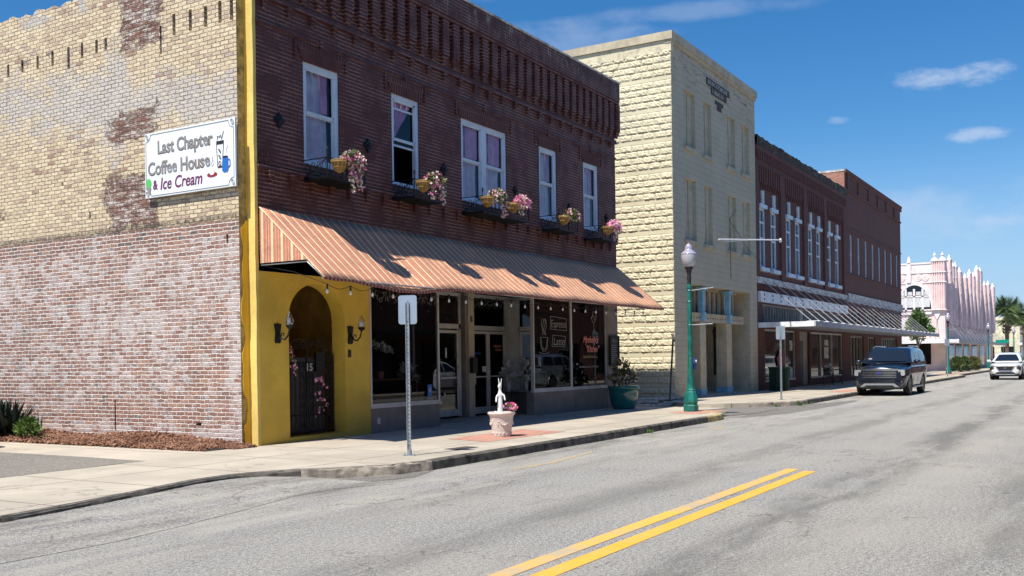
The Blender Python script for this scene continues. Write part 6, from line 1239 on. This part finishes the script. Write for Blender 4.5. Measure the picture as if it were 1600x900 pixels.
# ------------------------------------------------------------ cars
def lerp_tab(tab, x):
    for (a, va), (b, vb) in zip(tab, tab[1:]):
        if a >= x >= b or a <= x <= b:
            t_ = (x-a)/(b-a) if b != a else 0; return va+(vb-va)*t_
    return tab[0][1] if abs(x-tab[0][0]) < abs(x-tab[-1][0]) else tab[-1][1]
def make_car(kind, label, body, loc, rotz, sp):
    L, Wd, wb, wr, gc = sp['L'], sp['W']/2, sp['wb'], sp['wr'], sp['gc']; K = thing('parked_car' if kind != 'moving' else 'white_suv', label, 'car', loc, rotz)
    x0 = L/2; top = sp['top']; shd = sp['sh']; wid = sp['wid']
    stations = sorted(set([t_[0] for t_ in top]+[t_[0] for t_ in wid]+[x0-.02-k*(L-.04)/26 for k in range(27)]), reverse=True)
    vs = []; n = None
    for x in stations:
        w = Wd*lerp_tab(wid, x); zt = lerp_tab(top, x); zs = lerp_tab(shd, x); zb = gc+(.10 if abs(x) > L/2-.25 else 0)
        half = [(0, zb), (w*.86, zb), (w*.955, zb+.10), (w*.985, zb+(zs-zb)*.35), (w, zb+(zs-zb)*.62), (w*.985, zs-.10), (w*.955, zs-.03), (w*.90, zs), (w*.60, zs+(zt-zs)*.8), (0, zt)]
        ring = half+[(-y, z) for y, z in reversed(half[1:-1])]; n = len(ring); vs += [(x, y, z) for y, z in ring]
    m_ = len(stations); fs = [(i*n+j, i*n+(j+1) % n, (i+1)*n+(j+1) % n, (i+1)*n+j) for i in range(m_-1) for j in range(n)]+[tuple(range(n-1, -1, -1)), tuple(range((m_-1)*n, m_*n))]
    mb = MB(); mb.add(vs, fs); o = mb.build('body', body, K, local=True, weld=True)
    cut = MB(); 
    for xx in (wb/2+sp['wo'], -wb/2+sp['wo']):
        for s_ in (1, -1): cut.cyl((xx, s_*(Wd-.28), wr), (xx, s_*(Wd+.2), wr), wr+.055, wr+.055, 28)
    co = cut.build('cut', body, None, weld=True); co.location = (0, 0, 0)
    par_ = o.parent; o.parent = None; bpy.context.view_layer.update()
    bo = o.modifiers.new('b', 'BOOLEAN'); bo.operation = 'DIFFERENCE'; bo.object = co; bo.solver = 'EXACT'
    bpy.context.view_layer.update(); me = bpy.data.meshes.new_from_object(o.evaluated_get(bpy.context.evaluated_depsgraph_get())); o.modifiers.clear(); o.data = me; bpy.data.objects.remove(co); o.parent = par_
    me.polygons.foreach_set('use_smooth', [True]*len(me.polygons)); me.set_sharp_from_angle(angle=math.radians(28))
    # greenhouse
    gh = sp['gh']; belt = sp['belt']; rw, bw_ = Wd*sp['rw'], Wd*.93; vs = []
    for x, h in gh:
        f = min(1., max(0., (h-belt)/(sp['H']-belt))); wt = bw_+(rw-bw_)*f
        half = [(bw_, belt-.16), (bw_-.005, belt+.02), (wt+.01, max(belt+.03, h-.09)), (wt-.05, max(belt+.04, h-.03)), (wt-.16, h), (0, h+.015)]; ring = half+[(-y, z) for y, z in reversed(half[:-1])]; vs += [(x, y, z) for y, z in ring]; ng = len(ring)
    mg = len(gh); mb = MB(); mb.add(vs, [(i*ng+j, i*ng+(j+1), (i+1)*ng+(j+1), (i+1)*ng+j) for i in range(mg-1) for j in range(ng-1)]); mb.build('cabin', body, K, local=True, smooth=True, auto=35)
    # windshield from first slanted panel
    (xa, ha), (xb, hb) = gh[0], gh[1]; nrmv = Vector((hb-ha, 0, xa-xb)).normalized()*.012
    def wsp(u, v, ww): x = xa+(xb-xa)*v; h = ha+(hb-ha)*v; return (x+nrmv.x, ww*u, h+.012+nrmv.z)
    f1 = (hb-belt)/(sp['H']-belt); wt = bw_+(rw-bw_)*f1
    rows = [(.10, bw_-.15), (.5, (bw_+wt)/2-.17), (.86, wt-.19)]; mb = MB(); vs = []
    for v, ww in rows:
        for u in (-1, -.5, 0, .5, 1): vs.append((wsp(u, v, ww)[0]+.03*(1-u*u), wsp(u, v, ww)[1], wsp(u, v, ww)[2]+.012*(1-u*u)))
    mb.add(vs, [(i*5+j, i*5+j+1, (i+1)*5+j+1, (i+1)*5+j) for i in range(2) for j in range(4)]); mb.build('windscreen', 'car_glass_solid', K, local=True, smooth=True)
    (xa, ha), (xb, hb) = gh[-1], gh[-2]; mb = MB(); q = .02
    mb.quad((xa-q+(xb-xa)*.15, -bw_+.16, ha+(hb-ha)*.15), (xa-q+(xb-xa)*.15, bw_-.16, ha+(hb-ha)*.15), (xa-q+(xb-xa)*.85, rw-.1, ha+(hb-ha)*.85), (xa-q+(xb-xa)*.85, -rw+.1, ha+(hb-ha)*.85)); mb.build('rear_window', 'car_glass_solid', K, local=True)
    def sy(z, h=None):
        h = h or sp['H']; return bw_-.004+(rw-bw_)*max(0, (z-belt-.02))/(sp['H']-belt-.11)+.014
    for s_ in (1, -1):
        for pts in sp['sw']:
            P = [(x, s_*sy(z), z) for x, z in pts]; Q = [(x, s_*(sy(z)-.012), z) for x, z in pts]; k = len(P); mb = MB(); mb.add(P+Q, [tuple(range(k))]+[(i, (i+1) % k, k+(i+1) % k, k+i) for i in range(k)]); mb.build('side_window', 'car_glass_solid', K, local=True)
        xm = sp['mir']; mb = MB(); mb.blob((xm, s_*(Wd+.12), belt+.08), (.07, .13, .085), 12, 8); mb.cyl((xm, s_*(Wd-.08), belt+.02), (xm, s_*(Wd+.05), belt+.05), .03, .03, 6); mb.build('mirror', body, K, local=True, smooth=True)
        for xx in (wb/2+sp['wo'], -wb/2+sp['wo']):
            c = (xx, s_*(Wd-.13), wr); mb = MB(); prof = [(wr*.62, -.11), (wr*.9, -.125), (wr*.985, -.09), (wr, 0), (wr*.985, .09), (wr*.9, .125), (wr*.62, .11)]
            m2 = MB(); m2.lathe(prof, (0, 0, 0), 28); mb.add([(c[0]+x, c[1]+z, c[2]+y) for x, y, z in m2.v], m2.f); ty = mb.build('wheel', 'tyre_rubber', K, local=True, smooth=True, auto=50)
            rm = MB(); 
            for k in range(10):
                a = 2*math.pi*k/10; a2 = a+.19; yy = c[1]+s_*.095
                rm.add([(c[0]+.06*math.cos(a-.3), yy, c[2]+.06*math.sin(a-.3)), (c[0]+wr*.64*math.cos(a-.09), yy+s_*.01, c[2]+wr*.64*math.sin(a-.09)), (c[0]+wr*.64*math.cos(a+.13), yy+s_*.01, c[2]+wr*.64*math.sin(a+.13)), (c[0]+.06*math.cos(a+.3), yy, c[2]+.06*math.sin(a+.3))], [(0, 1, 2, 3)])
            m3 = MB(); m3.lathe([(wr*.60, .0), (wr*.68, .0), (wr*.68, .02), (wr*.60, .02)], (0, 0, 0), 28); rm.add([(c[0]+x, c[1]+s_*(.095+z), c[2]+y) for x, y, z in m3.v], m3.f)
            rm.build('rim', 'rim_grey', ty, local=True); dk_ = MB(); dk_.cyl((c[0], c[1]-s_*.02, c[2]), (c[0], c[1]+s_*.04, c[2]), wr*.62, wr*.62, 24); dk_.build('brake_disc', 'car_trim', ty, local=True)
            ar = MB(); m4 = MB(); m4.lathe([(wr+.05, 0), (wr+.11, 0), (wr+.10, .03), (wr+.055, .03)], (0, 0, 0), 28, -.12, math.pi+.12); ar.add([(c[0]+x, s_*(Wd*.965+z), c[2]+y) for x, y, z in m4.v], m4.f); ar.build('wheel_arch', 'car_trim' if sp.get('clad') else body, K, local=True)
        MB().box(-wb/2+wr+.1+sp['wo'], wb/2-wr-.1+sp['wo'], s_*(Wd-.03), s_*(Wd+.05), gc+.0, gc+.07).build('running_board' if not sp.get('clad') else 'sill', 'skid_grey' if not sp.get('clad') else 'car_trim', K, local=True)
        if sp.get('rack'): MB().tube([(gh[1][0]-.2, s_*(rw-.12), sp['H']+.0), (gh[1][0]-.4, s_*(rw-.12), sp['H']+.05), (gh[-2][0]+.3, s_*(rw-.12), sp['H']+.05), (gh[-2][0]+.1, s_*(rw-.12), sp['H'])], .02, 6).build('roof_rail', 'chrome' if not sp.get('clad') else 'canopy_white', K, local=True)
        mb = MB(); 
        for x in sp['doors']: mb.box(x-.006, x+.006, s_*(Wd*.99), s_*(Wd*.99+.006), gc+.15, belt-.08)
        for x in sp['doors'][:-1]: mb.box(x-.30, x-.14, s_*(Wd+.002), s_*(Wd+.03), belt-.18, belt-.14)
        mb.build('door_seam', 'car_trim', K, local=True)
    MB().box(-L/2+.3, L/2-.3, -Wd+.25, Wd-.25, gc-.04, gc+.05).build('underbody', 'car_trim', K, local=True)
    return K
tq = NT('car_glass_solid'); tq.p.inputs['Base Color'].default_value = (.012, .018, .03, 1); tq.p.inputs['Roughness'].default_value = .03
big = dict(L=5.33, W=2.03, wb=3.11, wr=.40, gc=.30, wo=.12, H=1.93, belt=1.27, rw=.77, mir=1.02,
  top=[(2.67, 1.02), (2.60, 1.13), (2.40, 1.19), (1.4, 1.27), (1.15, 1.28), (-2.55, 1.28), (-2.66, 1.2)], sh=[(2.67, .92), (2.5, 1.03), (1.9, 1.12), (1.2, 1.20), (-2.5, 1.22), (-2.66, 1.1)],
  wid=[(2.67, .80), (2.62, .88), (2.45, .96), (2.0, .995), (1.2, 1.0), (-2.1, 1.0), (-2.5, .965), (-2.66, .90)],
  gh=[(1.25, 1.28), (.50, 1.86), (.15, 1.92), (-1.0, 1.94), (-2.2, 1.91), (-2.42, 1.86), (-2.62, 1.28)],
  sw=[[(.98, 1.33), (.42, 1.76), (-.02, 1.80), (-.02, 1.33)], [(-.10, 1.33), (-.10, 1.80), (-1.08, 1.81), (-1.08, 1.33)], [(-1.18, 1.33), (-1.18, 1.81), (-2.12, 1.78), (-2.30, 1.36)]], doors=[1.05, -.06, -1.12], rack=True)
small = dict(L=4.65, W=1.84, wb=2.70, wr=.36, gc=.26, wo=.02, H=1.68, belt=1.08, rw=.70, mir=.86, clad=True,
  top=[(2.32, .86), (2.25, .95), (2.0, 1.00), (1.3, 1.09), (1.05, 1.12), (-2.2, 1.12), (-2.31, 1.0)], sh=[(2.32, .74), (2.1, .86), (1.6, .95), (1.0, 1.03), (-2.2, 1.06), (-2.31, .95)],
  wid=[(2.32, .70), (2.27, .82), (2.1, .93), (1.7, .99), (1.0, 1.0), (-1.9, 1.0), (-2.2, .95), (-2.31, .86)],
  gh=[(1.12, 1.10), (.28, 1.60), (-.1, 1.66), (-.9, 1.68), (-1.75, 1.62), (-1.9, 1.57), (-2.2, 1.10)],
  sw=[[(.80, 1.13), (.22, 1.50), (-.15, 1.54), (-.15, 1.13)], [(-.22, 1.13), (-.22, 1.54), (-1.08, 1.53), (-1.08, 1.13)], [(-1.16, 1.15), (-1.16, 1.52), (-1.62, 1.48), (-1.85, 1.2)]], doors=[.85, -.18, -1.12], rack=True)
# big dark SUV: front details
K1 = make_car('parked', 'large dark blue black SUV with chrome barred grille parked at the kerb', 'car_black', (43.9, 7.93, 0), math.pi, big)
def lb(par_, nm, m_, *boxes, **k):
    mb = MB()
    for b in boxes: mb.box(*b)
    return mb.build(nm, m_, par_, local=True, **k)
lb(K1, 'grille_backing', 'ink_black', (2.55, 2.665, -.66, .66, .72, 1.04))
gr = lb(K1, 'grille', 'chrome', (2.66, 2.71, -.70, .70, 1.0, 1.075), *[(2.66, 2.70, -.64, .64, .73+k*.066, .757+k*.066) for k in range(5)])
mb = MB(); mb.cyl((2.69, 0, .90), (2.715, 0, .90), .045, .045, 20); o_ = mb.build('badge', 'bow_blue', gr, local=True)
for v in o_.data.vertices: v.co.y *= 2.1
for s_ in (1, -1):
    mb = MB(); mb.prism([(s_*.70, 1.05), (s_*.94, 1.03), (s_*.955, .84), (s_*.90, .80), (s_*.70, .82)], 'x', 2.50, 2.66); mb.build('headlight', 'headlamp', K1, local=True); lb(K1, 'indicator', 'ink_black', (2.655, 2.667, s_*.72, s_*.80, .88, .96))
    mb = MB(); mb.prism([(s_*.68, .62), (s_*.92, .64), (s_*.90, .50), (s_*.74, .50)], 'x', 2.50, 2.64); mb.build('fog_light_housing', 'ink_black', K1, local=True); mb = MB(); mb.cyl((2.62, s_*.82, .57), (2.655, s_*.82, .57), .035, .035, 12); mb.build('fog_light', 'headlamp', K1, local=True)
lb(K1, 'bumper', 'car_black', (2.45, 2.70, -.86, .86, .62, .72)); lb(K1, 'lower_grille', 'ink_black', (2.45, 2.66, -.64, .64, .46, .62))
mb = MB(); mb.prism([(-.74, .36), (-.56, .50), (.56, .50), (.74, .36), (.60, .36), (.50, .43), (-.50, .43), (-.60, .36)], 'x', 2.55, 2.71); mb.build('skid_plate', 'skid_grey', K1, local=True)
lb(K1, 'windscreen_card', 'weathered_white', (1.06, 1.075, -.72, -.58, 1.40, 1.50))
# white SUV
K2 = make_car('moving', 'white compact SUV with dark V shaped grille driving towards the viewer', 'car_white', (70.3, 5.70, 0), math.pi, small)
mb = MB(); mb.prism([(-.50, .84), (.50, .84), (.32, .58), (-.32, .58)], 'x', 2.2, 2.335); g2 = mb.build('grille', 'ink_black', K2, local=True)
mb = MB(); mb.tube([(2.34, -.52, .84), (2.345, -.34, .57), (2.35, .34, .57), (2.34, .52, .84)], .022, 6); mb.cyl((2.33, 0, .73), (2.36, 0, .73), .07, .07, 18); mb.build('badge', 'chrome', g2, local=True)
for s_ in (1, -1):
    mb = MB(); mb.prism([(s_*.50, .86), (s_*.86, .93), (s_*.80, .87), (s_*.56, .81)], 'x', 2.1, 2.30); mb.build('running_light', 'headlamp', K2, local=True); mb = MB(); mb.prism([(s_*.50, .74), (s_*.84, .80), (s_*.86, .60), (s_*.80, .58), (s_*.74, .68), (s_*.54, .66)], 'x', 2.1, 2.315); mb.build('headlight', 'ink_black', K2, local=True)
mb = MB(); mb.prism([(-.70, .30), (-.46, .48), (.46, .48), (.70, .30)], 'x', 2.1, 2.33); mb.build('lower_grille', 'ink_black', K2, local=True); lb(K2, 'bumper_strip', 'skid_grey', (2.30, 2.36, -.55, .55, .31, .36))
mb = MB(); mb.box(2.0, 2.30, -.80, .80, .26, .33); mb.build('air_dam', 'car_trim', K2, local=True)
# car at the left edge and cars across the street (seen in the shop glass)
K3 = make_car('parked', 'pale car just beyond the left edge of the view, parked in the side lot', 'car_silver', (9.72, 19.75, .15), -math.pi/2, small)
K4 = make_car('parked', 'silver SUV parked across the street, seen only as a reflection in the shop window', 'car_silver', (47.6, -.12, 0), 0, big)
K5 = make_car('parked', 'white SUV parked across the street, seen only as a reflection in the entrance doors', 'car_white', (40.2, -.15, 0), 0, small)
# ------------------------------------------------------------ opposite side of the street (reflected in the shop windows)
OB = thing('opposite_building', 'low building across the street, seen only reflected in the shop windows', 'building', (20, -5, 0))
mb = MB(); wall_grid(mb, 'y', -4.6, -30, 158, 0, 8.2, [(a, a+3.2, .6, 2.7) for a in range(-28, 154, 5)]+[(a, a+1.2, 4.8, 6.8) for a in range(-28, 154, 4)], -.3); mb.quad((-30, -14, 0), (158, -14, 0), (158, -14, 8), (-30, -14, 8)); mb.quad((-30, -4.6, 8.2), (158, -4.6, 8.2), (158, -14, 8.2), (-30, -14, 8.2)); mb.quad((158, -4.6, 0), (158, -14, 0), (158, -14, 8.2), (158, -4.6, 8.2)); mb.build('walls', 'brown_brick', OB)
mb = MB(); mb.quad((-30, -4.9, 0), (158, -4.9, 0), (158, -4.9, 7.5), (-30, -4.9, 7.5)); mb.build('windows', 'dark_glass_solid', OB); mb = MB(); mb.box(-10, 50, -4.6, -2.6, 3.0, 3.15); mb.build('canopy', 'can_green', OB)
